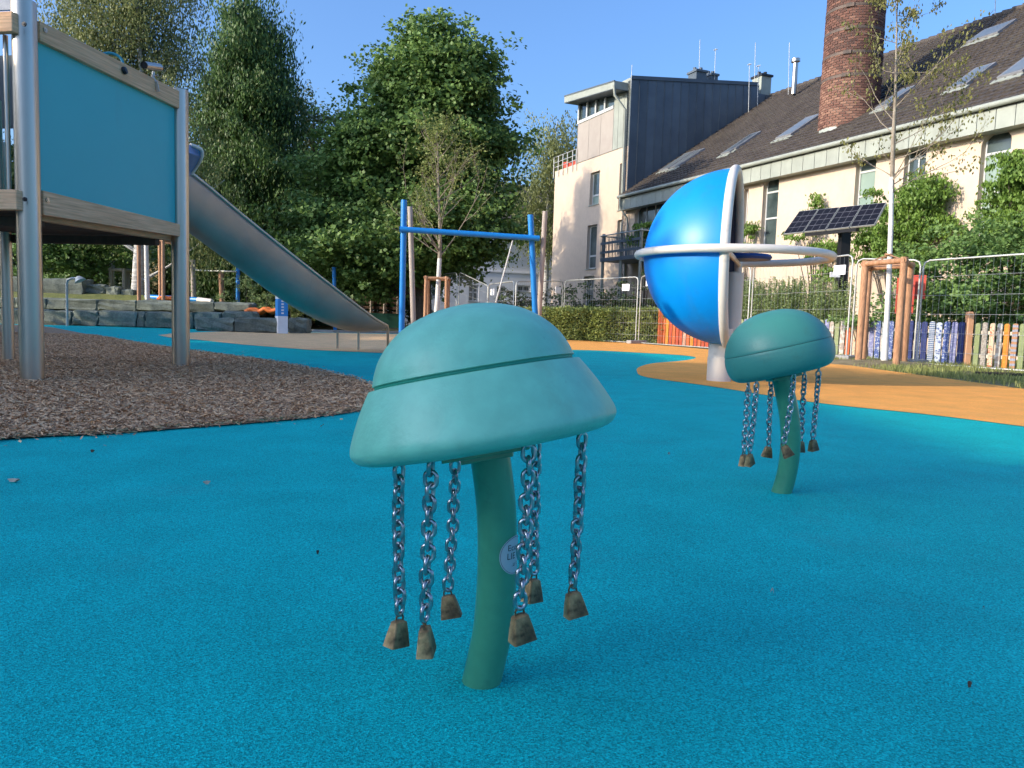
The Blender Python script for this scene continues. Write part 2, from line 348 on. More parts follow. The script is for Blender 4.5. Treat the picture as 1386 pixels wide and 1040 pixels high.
def blob_points(blobs, per, cl=60, sig=.32, shell=.55, flat=.45, droop=.25, spread=1.7):
    """blobs: (x,y,z,rx,ry,rz); leaves sit on boughs: each bough is a flat, slightly drooping spray made of several tufts"""
    global LASTN, LASTV
    out = []; cen = []; nn_ = []; vv = []
    for (x, y, z, rx, ry, rz) in blobs:
        R3 = np.array([rx, ry, rz]); sp_ = min(spread*sig, .55*float(R3.min())+.12)
        nb_ = max(3, int(per*(rx*ry*rz)**(2/3)/cl/5))
        d = RNG.normal(size=(nb_, 3)); d /= np.linalg.norm(d, axis=1)[:, None]
        rr_ = (shell+(1.12-shell)*RNG.random(nb_)**.7)[:, None]
        b = np.array([x, y, z])+d*rr_*R3; cen.append(b)
        o = d*R3; o[:, 2] *= .3; o /= (np.linalg.norm(o, axis=1)[:, None]+1e-6)
        k = 5; t = RNG.normal(size=(nb_, k, 3))*sp_*np.array([1, 1, flat])
        along = RNG.uniform(-1, 1.2, (nb_, k, 1))*sp_*1.1; t += o[:, None, :]*along
        t[..., 2] -= droop*np.abs(along[..., 0])
        c = (b[:, None, :]+t).reshape(-1, 3); sg = sig*RNG.uniform(.35, 1.0, (len(c), 1, 1))
        p = c[:, None, :]+RNG.normal(size=(len(c), cl, 3))*sg*np.array([1, 1, .55])
        bb = np.repeat(b, k*cl, 0); p = p.reshape(-1, 3); out.append(p)
        q = (p-bb)/(sp_+sig)*.9+np.repeat(d, k*cl, 0)*.5; q[:, 2] += .25; nn_.append(q/(np.linalg.norm(q, axis=1)[:, None]+1e-6))
        vv.append(np.repeat(RNG.random(nb_), k*cl))
    LASTN = np.concatenate(nn_); LASTV = np.concatenate(vv)
    return np.concatenate(out), np.concatenate(cen)
def pxblobs(lst, Y, dj=.4):
    res = []
    for i, (cx, cy, rx, ry) in enumerate(lst):
        s = Y/FP; yo = (RNG.random()-.5)*2*dj*rx*s*1.6
        p = at(cx, cy, Y+yo); res.append((p.x, p.y, p.z, rx*s, rx*s*.9, ry*s))
    return res
def limbs(mb, base, top, cen, n, r0):
    """trunk with limbs reaching into the crown"""
    base = Vector(base); top = Vector(top); h = top.z-base.z
    pts = [base.lerp(top, t)+Vector((math.sin(t*5+base.x)*.02*h*t, math.cos(t*4)*.015*h*t, 0)) for t in np.linspace(0, 1, 9)]
    rad = [r0*1.35, r0]+[r0*(1-.9*t) for t in np.linspace(.15, 1, 7)]
    mb.tube(pts, rad, 9)
    idx = RNG.choice(len(cen), min(n, len(cen)), replace=False)
    for i in idx:
        c = Vector(cen[i]); dist = math.hypot(c.x-base.x, c.y-base.y)
        t = min(.95, max(.12, (c.z-base.z-dist*.7)/h)); s = base.lerp(top, t)
        mid = s.lerp(c, .5)+Vector((0, 0, -.04*(c-s).length)); rr = max(.012, r0*.35*(1-t*.7))
        mb.tube([s, mid, c], [rr, rr*.6, rr*.2], 5, cap=False)
def tree(name, label, cat, Y, basepx, blobs, per, size, lm, bark, r0, sig=.32, n_limb=40, toppx=None, group=None, hang=False, asp=.6, cl=60, shell=.55, extra=None):
    b = at(basepx[0], basepx[1], Y); b.z = 0
    t = thing(name, b, label, cat, group)
    bl = pxblobs(blobs, Y); P, cen = blob_points(bl, per, sig=sig, cl=cl, shell=shell)
    if hang:
        P[:, 2] -= np.abs(RNG.normal(size=len(P)))*sig*1.6
    ok = P[:, 2] > .3; P = P[ok]
    leaves('crown', P, size, lm, t, hang=hang, asp=asp, nrm=LASTN[ok], bv=LASTV[ok])
    mb = MB(); tp = at(toppx[0], toppx[1], Y)
    limbs(mb, b, tp, cen, n_limb, r0); mb.build('trunk', bark, t, smooth=60)
    return t
def spline(pts, k=6):
    out = []; n = len(pts)
    for i in range(n-1):
        p0, p1, p2, p3 = (Vector(pts[max(i-1, 0)]), Vector(pts[i]), Vector(pts[i+1]), Vector(pts[min(i+2, n-1)]))
        for j in range(k):
            t = j/k
            out.append(.5*((2*p1)+(p2-p0)*t+(2*p0-5*p1+4*p2-p3)*t*t+(3*p1-p0-3*p2+p3)*t**3))
    out.append(Vector(pts[-1])); return out
# ================================================================ THE GROUND
def structure(name, pts, m, z):
    mb = MB(); mb.sheet([Vector((p[0], p[1], z)) for p in pts])
    o = mb.build(name, m, None, origin=(0, 0, 0), fix=False)
    for p in o.data.polygons:
        if p.normal.z < 0: p.flip()
    return tag(o, kind='structure')
structure('ground', [(-300, -120), (300, -120), (300, 400), (-300, 400)], M['grass_ground'], -.02)
def GP(l, z=0): return [G(x, y, z) for x, y in l]
far = GP([(1386, 530), (1290, 516), (1130, 494), (1080, 487), (985, 477), (900, 470), (860, 466), (735, 460), (640, 456), (545, 452), (450, 450.5), (330, 446.5), (250, 444), (140, 442), (60, 440)])
structure('blue_rubber_ground', [(-13, -9), (15, -9), (15, 8.2)] + far + [(-20, 21.5), (-20, -9)], M['blue_rubber'], 0)
og_up = GP([(1560, 560), (1386, 527), (1290, 514), (1200, 502), (1130, 492), (1080, 485), (985, 475.5), (900, 468.5), (860, 465), (735, 459), (640, 455.5)])
og_lo = GP([(640, 476), (735, 474), (800, 474.5), (860, 477.5), (920, 481), (942, 484.5), (925, 488.5), (885, 492), (866, 497), (862, 503), (875, 511), (960, 523), (1100, 545), (1250, 561), (1386, 578), (1700, 620)])
structure('orange_rubber_path', og_up + spline([Vector(p) for p in og_lo], 5), M['orange_rubber'], .004)
bg = GP([(640, 455.5), (545, 452.8), (450, 451), (380, 449.5), (330, 448.8), (270, 450), (232, 452), (214, 454), (228, 457), (265, 460), (330, 467), (420, 474), (525, 478.5), (640, 479)])
structure('beige_rubber_path', bg, M['beige_rubber'], .0045)
# pale edging strip at the far rim of the rubber
ed = [G(x, y-.6) for x, y in ((700, 458.5), (640, 456), (545, 452), (450, 450.5), (330, 446.5), (250, 444), (150, 442))]
mb = MB()
for a, b in zip(ed, ed[1:]): mb.bar(a+Vector((0, .1, .02)), b+Vector((0, .1, .02)), .12, .09)
tag(mb.build('edging_kerb', M['concrete'], None), kind='structure')
# wood chips
chip_poly = GP([(-330, 640), (-100, 606), (0, 596.5), (70, 592), (130, 590), (200, 585), (260, 580), (330, 575), (400, 569), (460, 562), (500, 555), (525, 545), (528, 534), (512, 525), (480, 514), (430, 502), (380, 492), (340, 486), (285, 479), (240, 473), (200, 467), (165, 461), (130, 455), (100, 449.5), (70, 443.5), (40, 441), (-60, 437), (-330, 432)])
structure('wood_chip_bed', chip_poly, M['chip_bed'], .008)
def inpoly(P, poly):
    x, y = P[:, 0], P[:, 1]; c = np.zeros(len(P), bool); n = len(poly)
    for i in range(n):
        x1, y1 = poly[i][0], poly[i][1]; x2, y2 = poly[i-1][0], poly[i-1][1]
        t = ((y1 > y) != (y2 > y)) & (x < (x2-x1)*(y-y1)/(y2-y1+1e-12)+x1); c ^= t
    return c
n = 900000
P = np.column_stack([RNG.uniform(-12, 0, n), 3.4+13*RNG.random(n)**1.6, RNG.uniform(.010, .032, n)])
P = P[(np.abs(P[:, 0]/P[:, 1]) < .80)]
pj = P.copy(); pj[:, :2] += RNG.normal(size=(len(P), 2))*(.035+.22*(RNG.random((len(P), 1)) < .02))
P = P[inpoly(pj, chip_poly)][:200000]
nC = len(P); ang = RNG.uniform(0, 6.283, nC); tl = RNG.normal(size=nC)*.25; Ls = RNG.uniform(.006, .027, nC); Ws = RNG.uniform(.002, .0055, nC)
D = np.column_stack([np.cos(ang)*np.cos(tl), np.sin(ang)*np.cos(tl), np.sin(tl)])*Ls[:, None]
rl = RNG.normal(size=nC)*.5
E = np.column_stack([-np.sin(ang)*np.cos(rl), np.cos(ang)*np.cos(rl), np.sin(rl)])*Ws[:, None]
V = np.stack([P-D-E*.6, P+D-E, P+D*.9+E, P-D+E], 1).reshape(-1, 3)
tag(raw_mesh('wood_chips', V, np.arange(nC*4).reshape(nC, 4), np.repeat(RNG.beta(2, 3, nC), 4), M['chip'], None),
    'loose brown wood chips filling the fall area under the tower', 'wood chips', kind='stuff')
# grass along the orange path and around the tree
n = 90000
gx = RNG.uniform(3, 14, n); gy = RNG.uniform(9, 24, n); P = np.column_stack([gx, gy, np.zeros(n)])
bank = GP([(1085, 484), (1130, 492), (1200, 502), (1290, 514.5), (1386, 528), (1560, 560), (1700, 500), (1386, 487), (1203, 478), (1131, 474), (1000, 466)], 0)
P = P[inpoly(P, bank)]
m_ = RNG.random(len(P)) < .15+.85*(np.sin(P[:, 0]*2.1+np.sin(P[:, 1]*1.7)*2) > -.3)
P = P[m_]; nG = len(P); h = RNG.uniform(.03, .09, nG); a = RNG.uniform(0, 6.283, nG)
w = np.column_stack([np.cos(a), np.sin(a), np.zeros(nG)])*.008; ln = np.column_stack([RNG.normal(size=nG)*.02, RNG.normal(size=nG)*.02, h])
V = np.stack([P-w, P+w, P+w*.3+ln, P-w*.3+ln], 1).reshape(-1, 3)
tag(raw_mesh('grass', V, np.arange(nG*4).reshape(nG, 4), np.repeat(RNG.random(nG), 4), M['grass_blade'], None),
    'patchy sunlit grass strip in front of the painted picket fence', 'grass', kind='stuff')
# soil mound round the staked tree
mc = at(1196, 486, 14.4); mb = MB()
mb.lathe([(1.25, -.03), (1.1, .02), (.8, .055), (.4, .075), (0.001, .08)], (mc.x, mc.y, 0), Matrix.Diagonal((1, 1, 1)), 32)
tag(mb.build('soil_mound', M['soil'], None, smooth=60), kind='structure')
# ================================================================ JELLYFISH MUSHROOMS WITH CHAINS
def link_mesh():
    mb = MB(); wr = .0039; L, Wd = .0139, .0096; pts = []
    for k in range(7): a = math.pi*k/6; pts.append(Vector((Wd*math.cos(a), 0, (L-Wd)+Wd*math.sin(a)+0)))
    for k in range(7): a = math.pi+math.pi*k/6; pts.append(Vector((Wd*math.cos(a), 0, -(L-Wd)+Wd*math.sin(a))))
    mb.tube(pts, wr, 8, closed=True); return mb
LINK = link_mesh().mesh('link', smooth=60); LINK.materials.append(M['chain'])
PITCH_L = .0205
def bell_mesh(k):
    mb = MB(); tx, ty, bx_, by_, h = .0135, .0085, .0215, .0145, .046
    def ring(x, y, z, n=5):
        out = []
        for (sx, sy) in ((1, 1), (-1, 1), (-1, -1), (1, -1)):
            for q in range(n):
                a0 = {(1, 1): 0, (-1, 1): 90, (-1, -1): 180, (1, -1): 270}[(sx, sy)]; a = math.radians(a0+90*q/(n-1)); r = .004
                out.append(Vector((sx*(x-r)+r*math.cos(a), sy*(y-r)+r*math.sin(a), z)))
        return out
    R = [ring(tx*.6, ty*.6, 0), ring(tx, ty, -.003), ring((tx+bx_)/2*1.02, (ty+by_)/2, -h*.5), ring(bx_, by_, -h), ring(bx_-.002, by_-.002, -h), ring(tx-.002, ty-.002, -.006)]
    b = 0; n = len(R[0])
    for r in R: mb.v += [tuple(p) for p in r]
    for i in range(len(R)-1):
        for q in range(n): l = (q+1) % n; mb.f.append((i*n+q, i*n+l, (i+1)*n+l, (i+1)*n+q))
    mb.f.append(tuple(range(n))); mb.f.append(tuple(range(5*n, 6*n)))
    mb.tube([Vector((.0085*math.cos(a), 0, .015*math.sin(a)-.001)) for a in np.linspace(0, math.pi, 8)], .0018, 6)
    return mb
BELL = bell_mesh(0).mesh('bell', smooth=40); BELL.materials.append(M['rust'])
def mushroom(label, base_px, prof, groove, capc_px, s, tilt_r, tilt_b, spine, rs, chains, cmat, plate_px, gmat=None):
    b = G(*base_px); t = thing('jellyfish_play_post', (b.x, b.y, 0), label, 'play post')
    Yb = b.y; sp = [at(x, y, Yb) for x, y in spine]; sp[0].z = -.02
    MB().tube(spline(sp, 5), rs, 32).build('stem', M['teal_stem'], t, smooth=50)
    C = at(capc_px[0], capc_px[1], Yb)
    R = Matrix.Rotation(-math.radians(tilt_r), 3, 'Y') @ Matrix.Rotation(-math.radians(tilt_b), 3, 'X')
    pr = [(max(r, .01)*s, z*s) for r, z in prof]
    P3 = spline([Vector((r, z, 0)) for r, z in pr], 5)
    gi = groove[1]*s; rr = groove[0]*s; g = groove[2]*s
    # cap with a recessed ring
    low = [(p.x, p.y) for p in P3 if p.y < gi-g]; up = [(p.x, p.y) for p in P3 if p.y > gi+g]
    # find order (profile runs outward along the underside, then up)
    seq = low + [(rr, gi-g), (rr-g*1.4, gi-g*.6), (rr-g*1.4, gi+g*.6), (rr-g*.3, gi+g)] + up
    mb = MB(); mb.lathe(seq, C, R, 96); cap = mb.build('cap', cmat, t, smooth=28)
    ri = rr-g*1.35
    MB().lathe([(ri, gi-g*.7), (ri+g*.15, gi-g*.6), (ri+g*.15, gi+g*.6), (ri, gi+g*.7)], C, R, 96).build('groove_ring', gmat or M['teal_groove'], t, smooth=60)
    # mounting plate under the cap
    pw = plate_px*s; mb = MB(); mb.box(C+R@Vector((0, 0, -.012)), (pw, pw*.8, .01), R)
    mb.box(C+R@Vector((0, 0, -.02)), (pw*.6, pw*.6, .012), R); mb.build('mounting_plate', M['teal_stem'], t, bevel=.002)
    for (x, ytop, ybell, dy, yaw, lean) in chains:
        top = at(x, ytop, Yb+dy); zb = zup(top.x, top.y, ybell); n = int(round((top.z-(zb+.052))/PITCH_L))
        bx = MB(); bx.tube([top+Vector((0, 0, .02)), top+Vector((0, 0, .002))], .0055, 10)
        ch = bx.build('chain', M['chain'], t, smooth=40)
        x0 = random.uniform(-.003, .003); yw = math.radians(yaw)
        for k in range(n):
            z = top.z-.009-k*PITCH_L; f = k/max(1, n-1)
            inst('link', LINK, ch, (top.x+lean*f*f*.01+math.sin(k*1.3)*.0007, top.y+math.cos(k*1.7)*.0008, z),
                 (random.uniform(-.05, .05), random.uniform(-.06, .06), yw+(math.pi/2 if k % 2 else 0)+random.uniform(-.25, .25)))
        inst('bell', BELL, ch, (top.x+lean*.01, top.y, top.z-.009-(n-1)*PITCH_L-.0235), (random.uniform(-.08, .08), lean*.25, yw+random.uniform(-.4, .4)))
    return t
prof1 = [(0, 6), (60, 3), (120, 0), (150, -1), (168, 3), (177, 12), (178, 22), (173, 36), (163, 58), (152, 78), (142, 94), (136, 101), (131, 116), (121, 135), (104, 154), (82, 170), (55, 181), (28, 187), (0, 189)]
t1 = mushroom('large teal jellyfish post with flared cap, bell chains and a round sticker, nearest the camera', (650, 921), prof1, (137, 97, 3.0), (658, 602), 1.36e-3,
     11.5, 5.5, [(649, 930), (659, 890), (667, 850), (672, 790), (673, 730), (671, 680), (665, 630), (660, 600)], [.0365]*36,
     [(540, 632, 867, -.05, 60, .6), (583, 625, 887, -.15, 75, -.4), (616, 626, 831, .16, 20, -.8), (716, 606, 863, -.155, 15, -.6), (726, 602, 809, .15, 30, .4), (788, 590, 825, .03, 25, -.6)],
     M['teal_cap'], 115)
prof2 = [(0, 2), (25, 1), (46, 0), (58, 1), (66, 6), (70, 14), (71.5, 24), (71, 33), (69, 43), (64, 55), (56, 66), (45, 76), (31, 83), (16, 87), (0, 88)]
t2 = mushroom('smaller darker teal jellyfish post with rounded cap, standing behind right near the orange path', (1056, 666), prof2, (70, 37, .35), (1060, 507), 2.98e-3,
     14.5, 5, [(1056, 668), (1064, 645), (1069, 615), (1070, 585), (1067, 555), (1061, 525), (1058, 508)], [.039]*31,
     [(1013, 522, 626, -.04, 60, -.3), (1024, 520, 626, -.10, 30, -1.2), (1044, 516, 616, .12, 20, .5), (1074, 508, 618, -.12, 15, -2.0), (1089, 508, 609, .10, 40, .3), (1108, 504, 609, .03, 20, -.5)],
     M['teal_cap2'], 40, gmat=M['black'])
# round sticker on the stem of the near post
def text_mesh(body, size, name, m, parent, loc, Mx, ext=.0002):
    cu = bpy.data.curves.new(name, 'FONT'); cu.body = body; cu.size = size; cu.extrude = ext; cu.align_x = 'CENTER'; cu.align_y = 'CENTER'
    o = bpy.data.objects.new('tmp', cu); COL.objects.link(o)
    me = bpy.data.meshes.new_from_object(o.evaluated_get(bpy.context.evaluated_depsgraph_get()))
    bpy.data.objects.remove(o); me.materials.clear(); me.materials.append(m)
    for v in me.vertices: v.co = Mx @ v.co
    q = bpy.data.objects.new(name, me); COL.objects.link(q)
    if parent: q.parent = parent; q.location = Vector(loc)-worg(parent)
    else: q.location = loc
    return q
sc_ = at(672.8, 746, t1.location.y); th = math.radians(-62); rs = .0374; rad_s = .036
def cyl(u, v, r=rs): return Vector((sc_.x+r*math.sin(-th+u/rs), sc_.y-r*math.cos(-th+u/rs), sc_.z+v))
def disc_on_cyl(mb, ra, r, k=10, seg=36):
    b = len(mb.v); mb.v.append(tuple(cyl(0, 0, r)))
    for i in range(1, k+1):
        for j in range(seg):
            a = 6.2832*j/seg; mb.v.append(tuple(cyl(ra*i/k*math.cos(a), ra*i/k*math.sin(a), r)))
    for j in range(seg): mb.f.append((b, b+1+j, b+1+(j+1) % seg))
    for i in range(k-1):
        for j in range(seg): l = (j+1) % seg; mb.f.append((b+1+i*seg+j, b+1+i*seg+l, b+1+(i+1)*seg+l, b+1+(i+1)*seg+j))
mb = MB(); disc_on_cyl(mb, rad_s, rs+.0003); st = mb.build('sticker', M['sticker'], t1, smooth=60, fix=False)
mb = MB()
mb.tube([cyl((rad_s-.0022)*math.cos(a), (rad_s-.0022)*math.sin(a), rs+.0004) for a in np.linspace(0, 6.2832*47/48, 48)], .00035, 5, closed=True)
mb.build('sticker_border', M['ink'], st)
for body, size, vo_ in (('Ecoop', .016, .0145), ('LIE  G', .017, -.001), ('.u t.', .013, -.016)):
    q = text_mesh(body, size, 'sticker_text', M['ink'], st, sc_, Matrix.Identity(3), 0)
    for v in q.data.vertices:
        p = cyl(v.co.x, v.co.y+vo_, rs+.0006)-sc_; v.co = p
# ================================================================ WOOD AND STEEL TOWER
P1 = G(44, 517); P1.z = 0; P2 = G(245, 497); P2.z = 0; e12 = (P2-P1).normalized(); nrm = Vector((-e12.y, e12.x, 0))  # towards the left
P3 = P2 + nrm*1.95; P4 = P1 + nrm*1.95
tw = thing('climbing_tower', (P1+P3)/2*1.0, 'raised play tower with teal side panel, wooden beams and steel posts, left edge', 'play tower')
def post(p, ytop, name='post', r=.09, z=None, par=tw):
    zt = z if z is not None else zup(p.x, p.y, ytop)
    mb = MB(); mb.tube([p+Vector((0, 0, -.05)), p+Vector((0, 0, zt))], r, 40); o = mb.build(name, M['steel'], par, smooth=40); addbevel(o, .006); return zt
zt1 = post(P1, 2, r=.093); zt2 = post(P2, 122, r=.093); zt3 = post(P3, 0, z=1.9, r=.09); post(P4, 0, z=3.1)
post(G(12, 490)+Vector((0, .0, 0)), 0, z=2.4, r=.06); 
def beam(a, b, h, w=.07, name='beam', m=None, par=tw, bev=.008):
    mb = MB(); mb.bar(a, b, w, h); o = mb.build(name, m or M['wood_h'], par, bevel=bev); return o
out = -nrm*.0
A1 = P1+e12*.11; A2 = P2+e12*.02
def pz(p, y): return Vector((p.x, p.y, zup(p.x, p.y, y)))
off_r = -nrm*.05
# side rail (top, sloping view), lower beam, panel
def rail_between(pa, ya0, ya1, pb, yb0, yb1, th, name, mt):
    pts = [pz(pa, ya0), pz(pb, yb0), pz(pb, yb1), pz(pa, ya1)]
    mb = MB(); mb.prism(pts, nrm*th); return mb.build(name, mt, tw, bevel=.008)
a = A1+off_r; b = P2+off_r-e12*.0
top_rail = rail_between(a, 28, 55, b, 126, 150, .08, 'top_rail', M['wood_h'])
low_rail = rail_between(a, 258, 291, b, 305, 321, .10, 'deck_beam', M['wood_h'])
a2 = A1+nrm*.06; b2 = P2+nrm*.06
rail_between(a2, 284, 297, b2, 318, 327, .09, 'inner_beam', M['wood'])
pn = [pz(A1+nrm*.0+e12*.0, 44), pz(P2-e12*.08, 140), pz(P2-e12*.08, 312), pz(A1, 266)]
MB().prism(pn, nrm*.018).build('side_panel', M['teal_panel'], tw, bevel=.003)
# deck boards seen from below
zd = zup(P1.x, P1.y, 258)-.05
ng = 12
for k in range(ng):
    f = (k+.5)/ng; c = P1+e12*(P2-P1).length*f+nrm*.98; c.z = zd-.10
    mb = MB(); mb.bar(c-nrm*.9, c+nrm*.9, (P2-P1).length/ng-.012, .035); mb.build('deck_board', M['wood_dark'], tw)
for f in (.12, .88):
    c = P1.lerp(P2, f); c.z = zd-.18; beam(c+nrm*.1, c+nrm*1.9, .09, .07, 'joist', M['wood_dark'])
# beams going left from the near post
La = P1+nrm*.10-e12*.02; Lb = P1+nrm*2.0-e12*.02
for (ya, yb_, nm) in ((24, 51, 'top_rail'), (260, 287, 'deck_beam')):
    za, zb = zup(La.x, La.y, ya), zup(La.x, La.y, yb_); zc = (za+zb)/2
    d = (P1-e12*.115); g_ = Lb-e12*.095
    beam(Vector((d.x, d.y, zc))-nrm*.025, Vector((g_.x, g_.y, zc)), abs(za-zb), .07, nm)
beam(Vector((P2.x, P2.y, zd))+nrm*.1, Vector((P3.x, P3.y, zd)), .17, .07, 'deck_beam')
beam(Vector((P3.x, P3.y, zd)), Vector((P4.x, P4.y, zd)), .17, .07, 'deck_beam')
# balustrade on the left face: upright tubes and a pale board
z0b, z1b = zup(La.x, La.y, 262), zup(La.x, La.y, 50)
for i, (f, w_) in enumerate(((.13, .02), (.24, .045), (.35, .03), (.50, .045), (.65, .03), (.8, .045))):
    p = P1+nrm*(f+.05); MB().tube([Vector((p.x, p.y, z0b)), Vector((p.x, p.y, z1b+.02 if i != 1 else z1b-.5))], w_, 16).build('baluster', M['steel'], tw, smooth=50)
p = P1+nrm*1.15; mb = MB(); mb.bar(Vector((p.x, p.y, z1b-.33))-nrm*.8+e12*.35, Vector((p.x, p.y, z1b-.33))+nrm*.8+e12*.35, .02, .62); mb.build('infill_panel', M['zinc_dark'], tw)
p = P1+nrm*1.1+e12*.1; mb = MB(); mb.bar(Vector((p.x, p.y, z1b+.62))-nrm*.92, Vector((p.x, p.y, z1b+.62))+nrm*.9, .02, .72); mb.build('upper_panel', mat('slate_blue_panel', (.10, .15, .24), rough=.4), tw)
# bolts
def bolt(px, py, refp, n_, r=.022, mt='steel'):
    c = onp(px, py, refp, n_)
    mb = MB(); u = -n_ if (n_.dot(Vector((0, -1, 0))) < 0) else n_
    mb.tube([c-u*.004, c+u*.008], r, 20); mb.tube([c+u*.004, c+u*.012], r*.5, 8); mb.build('bolt', M[mt], tw, smooth=40)
nR = -nrm
for (x, y) in ((61, 41), (64, 271)): bolt(x, y, a+nR*.003, nR, .02)
for (x, y) in ((246, 139), (246, 311)): bolt(x, y, b+nR*.003, nR, .014, 'black')
fe = -e12
for (x, y) in ((33, 33), (34, 270)): bolt(x, y, P1-e12*.152, fe, .018, 'black')
kc = onp(167, 96, a, nR); mb = MB(); mb.lathe([(.001, .035), (.03, .03), (.036, .015), (.036, 0)], kc, Matrix(((nR.x, nR.y*-1, 0), (nR.y, nR.x, 0), (0, 0, 1))).to_3x3() @ Matrix.Rotation(math.radians(90), 3, 'Y') if False else Matrix.Rotation(math.radians(75), 3, 'Y'), 20)
mb.build('rubber_stop', M['black'], tw, smooth=40)
# steel toy telescope clamped on the rail
tl_b = onp(213, 118, a, nR); cs = thing('toy_telescope', tl_b, 'small stainless steel tube telescope bracketed to the sloping top rail of the tower', 'telescope')
Yt = tl_b.y; tp = lambda x, y: at(x, y, Yt-.03)
MB().bar(tp(211, 110), tp(214, 124), .03, .012, Vector((0, 1, 0))).build('bracket', M['steel'], cs)
mb = MB(); mb.tube([tp(211.5, 112), tp(207, 106), tp(208, 97)], [.013, .018, .013], 14); mb.tube([tp(205, 104), tp(214, 102)], .008, 10); mb.build('swivel', M['steel'], cs, smooth=40)
d0, d1 = at(195, 88.5, Yt-.24), at(216, 91.5, Yt+.10)
mb = MB(); mb.tube([d0, d1], .037, 24, cap=False); mb.tube([d0+(d1-d0)*.04, d1], .033, 24); mb.build('tube', M['steel'], cs, smooth=40)
MB().tube([d0+(d1-d0)*.01, d0+(d1-d0)*.035], .031, 20).build('lens', M['black'], cs, smooth=40)
# teal ring (steering wheel) behind the rail
rc = at(149, 76, 7.6+.2)
hw = thing('toy_steering_wheel', rc, 'teal toy steering wheel peeking over the tower rail', 'steering wheel')
mb = MB(); Rw = Matrix.Rotation(math.radians(20), 3, 'Z') @ Matrix.Rotation(math.radians(65), 3, 'X')
mb.tube([rc+Vector((0, 0, -.06))+Rw@Vector((.11*math.cos(q), .11*math.sin(q), 0)) for q in np.linspace(0, 6.2832*31/32, 32)], .014, 10, closed=True)
for q in (0, 2.09, 4.19): mb.tube([rc+Vector((0, 0, -.06)), rc+Vector((0, 0, -.06))+Rw@Vector((.11*math.cos(q), .11*math.sin(q), 0))], .01, 8)
mb.build('rim', mat('teal_wheel', (.03, .26, .32), rough=.4), hw, smooth=50)
# ================================================================ SLIDE
sl0 = at(258, 240, 10.3); sl1 = at(512, 446, 13.6)
SL = thing('metal_slide', (sl1.x, sl1.y, 0), 'long stainless steel trough slide running down from the tower to the beige path', 'slide')
cur = [(150, 158, 9.3, 92), (258, 234, 10.3, 84), (330, 293, 11.15, 76), (400, 349, 12.0, 72), (450, 388, 12.7, 60), (485, 415, 13.2, 43), (508, 432, 13.55, 24), (524, 441, 13.85, 10)]
K = []
for (x, y, Y, dp) in cur:
    p = at(x, y, Y); K.append((p, dp*.80*Y/FP))
dirh = Vector((sl1.x-sl0.x, sl1.y-sl0.y, 0)).normalized(); side = Vector((dirh.y, -dirh.x, 0))   # towards camera-right
mb = MB(); rows = []; kk = spline([Vector((p.x, p.y, p.z)) for p, d in K], 5); dd = spline([Vector((d, 0, 0)) for p, d in K], 5)
ns = 24
for p, d in zip(kk, dd):
    d = d.x; wv = .62; r = []
    for j in range(ns+1):
        q = math.pi*j/ns; xx = math.cos(q); yy = -math.sin(q)
        xx = math.copysign(abs(xx)**.75, xx); r.append(p - side*(wv/2) + side*(xx*wv/2) + Vector((0, 0, yy*d*.93)))
    rows.append(r)
nn = len(rows); b0 = len(mb.v)
for r in rows: mb.v += [tuple(q) for q in r]
for i in range(nn-1):
    for j in range(ns): mb.f.append((b0+i*(ns+1)+j, b0+i*(ns+1)+j+1, b0+(i+1)*(ns+1)+j+1, b0+(i+1)*(ns+1)+j))
o = mb.build('chute', M['slide_steel'], SL, smooth=70)
sd = o.modifiers.new('thickness', 'SOLIDIFY'); sd.thickness = .006; sd.offset = 0
er = kk + [at(525, 446, 13.95), at(525, 456, 13.95), G(525, 474)]
MB().tube(er, .024, 14).build('edge_tube', M['steel'], SL, smooth=50)
el = [p-side*.62 for p in kk] ; MB().tube(el, .024, 12).build('edge_tube', M['steel'], SL, smooth=50)
f1 = G(485, 474); MB().tube([f1, Vector((f1.x, f1.y, zup(f1.x, f1.y, 449)))], .022, 12).build('foot', M['steel'], SL, smooth=50)
f2 = G(485, 474)-side*.5; MB().tube([Vector((f2.x, f2.y, 0)), Vector((f2.x, f2.y, .30))], .022, 12).build('foot', M['steel'], SL, smooth=50)
# cross seam halfway down
ri = min(range(nn), key=lambda i: abs(kk[i].y-12.25)); MB().tube([Vector(p)+Vector((0, 0, -.002)) for p in rows[ri]], .0045, 6).build('seam', M['slide_steel'], SL)
# entry hood
hd = [at(258, 196, 9.9), at(268, 200, 10.0), at(273, 204, 10.05), at(273, 213, 10.1), at(266, 226, 10.2), at(259, 236, 10.25), at(240, 250, 9.7), at(236, 200, 9.5)]
MB().prism(hd, -side*.02).build('entry_side', mat('blue_grey_sheet', (.16, .22, .38), rough=.35, metal=.3), SL)
MB().tube(spline(hd[:6], 4), .022, 10).build('entry_edge', M['hoop'], SL, smooth=50)
# ================================================================ BLUE HALF GLOBE
bc0 = G(977, 516); ball = thing('half_globe_climber', (bc0.x, bc0.y, 0), 'big blue half globe with off-white hoops on a white pedestal', 'play sculpture')
Cb = at(991, 350, bc0.y); rb = 1.015
va = math.atan2(Cb.x, Cb.y)                                    # bearing of the globe
hx = Vector((math.sin(va+math.radians(4.5)), math.cos(va+math.radians(4.5)), 0))*-1; hx = Matrix.Rotation(math.radians(0), 3, 'Z')@hx
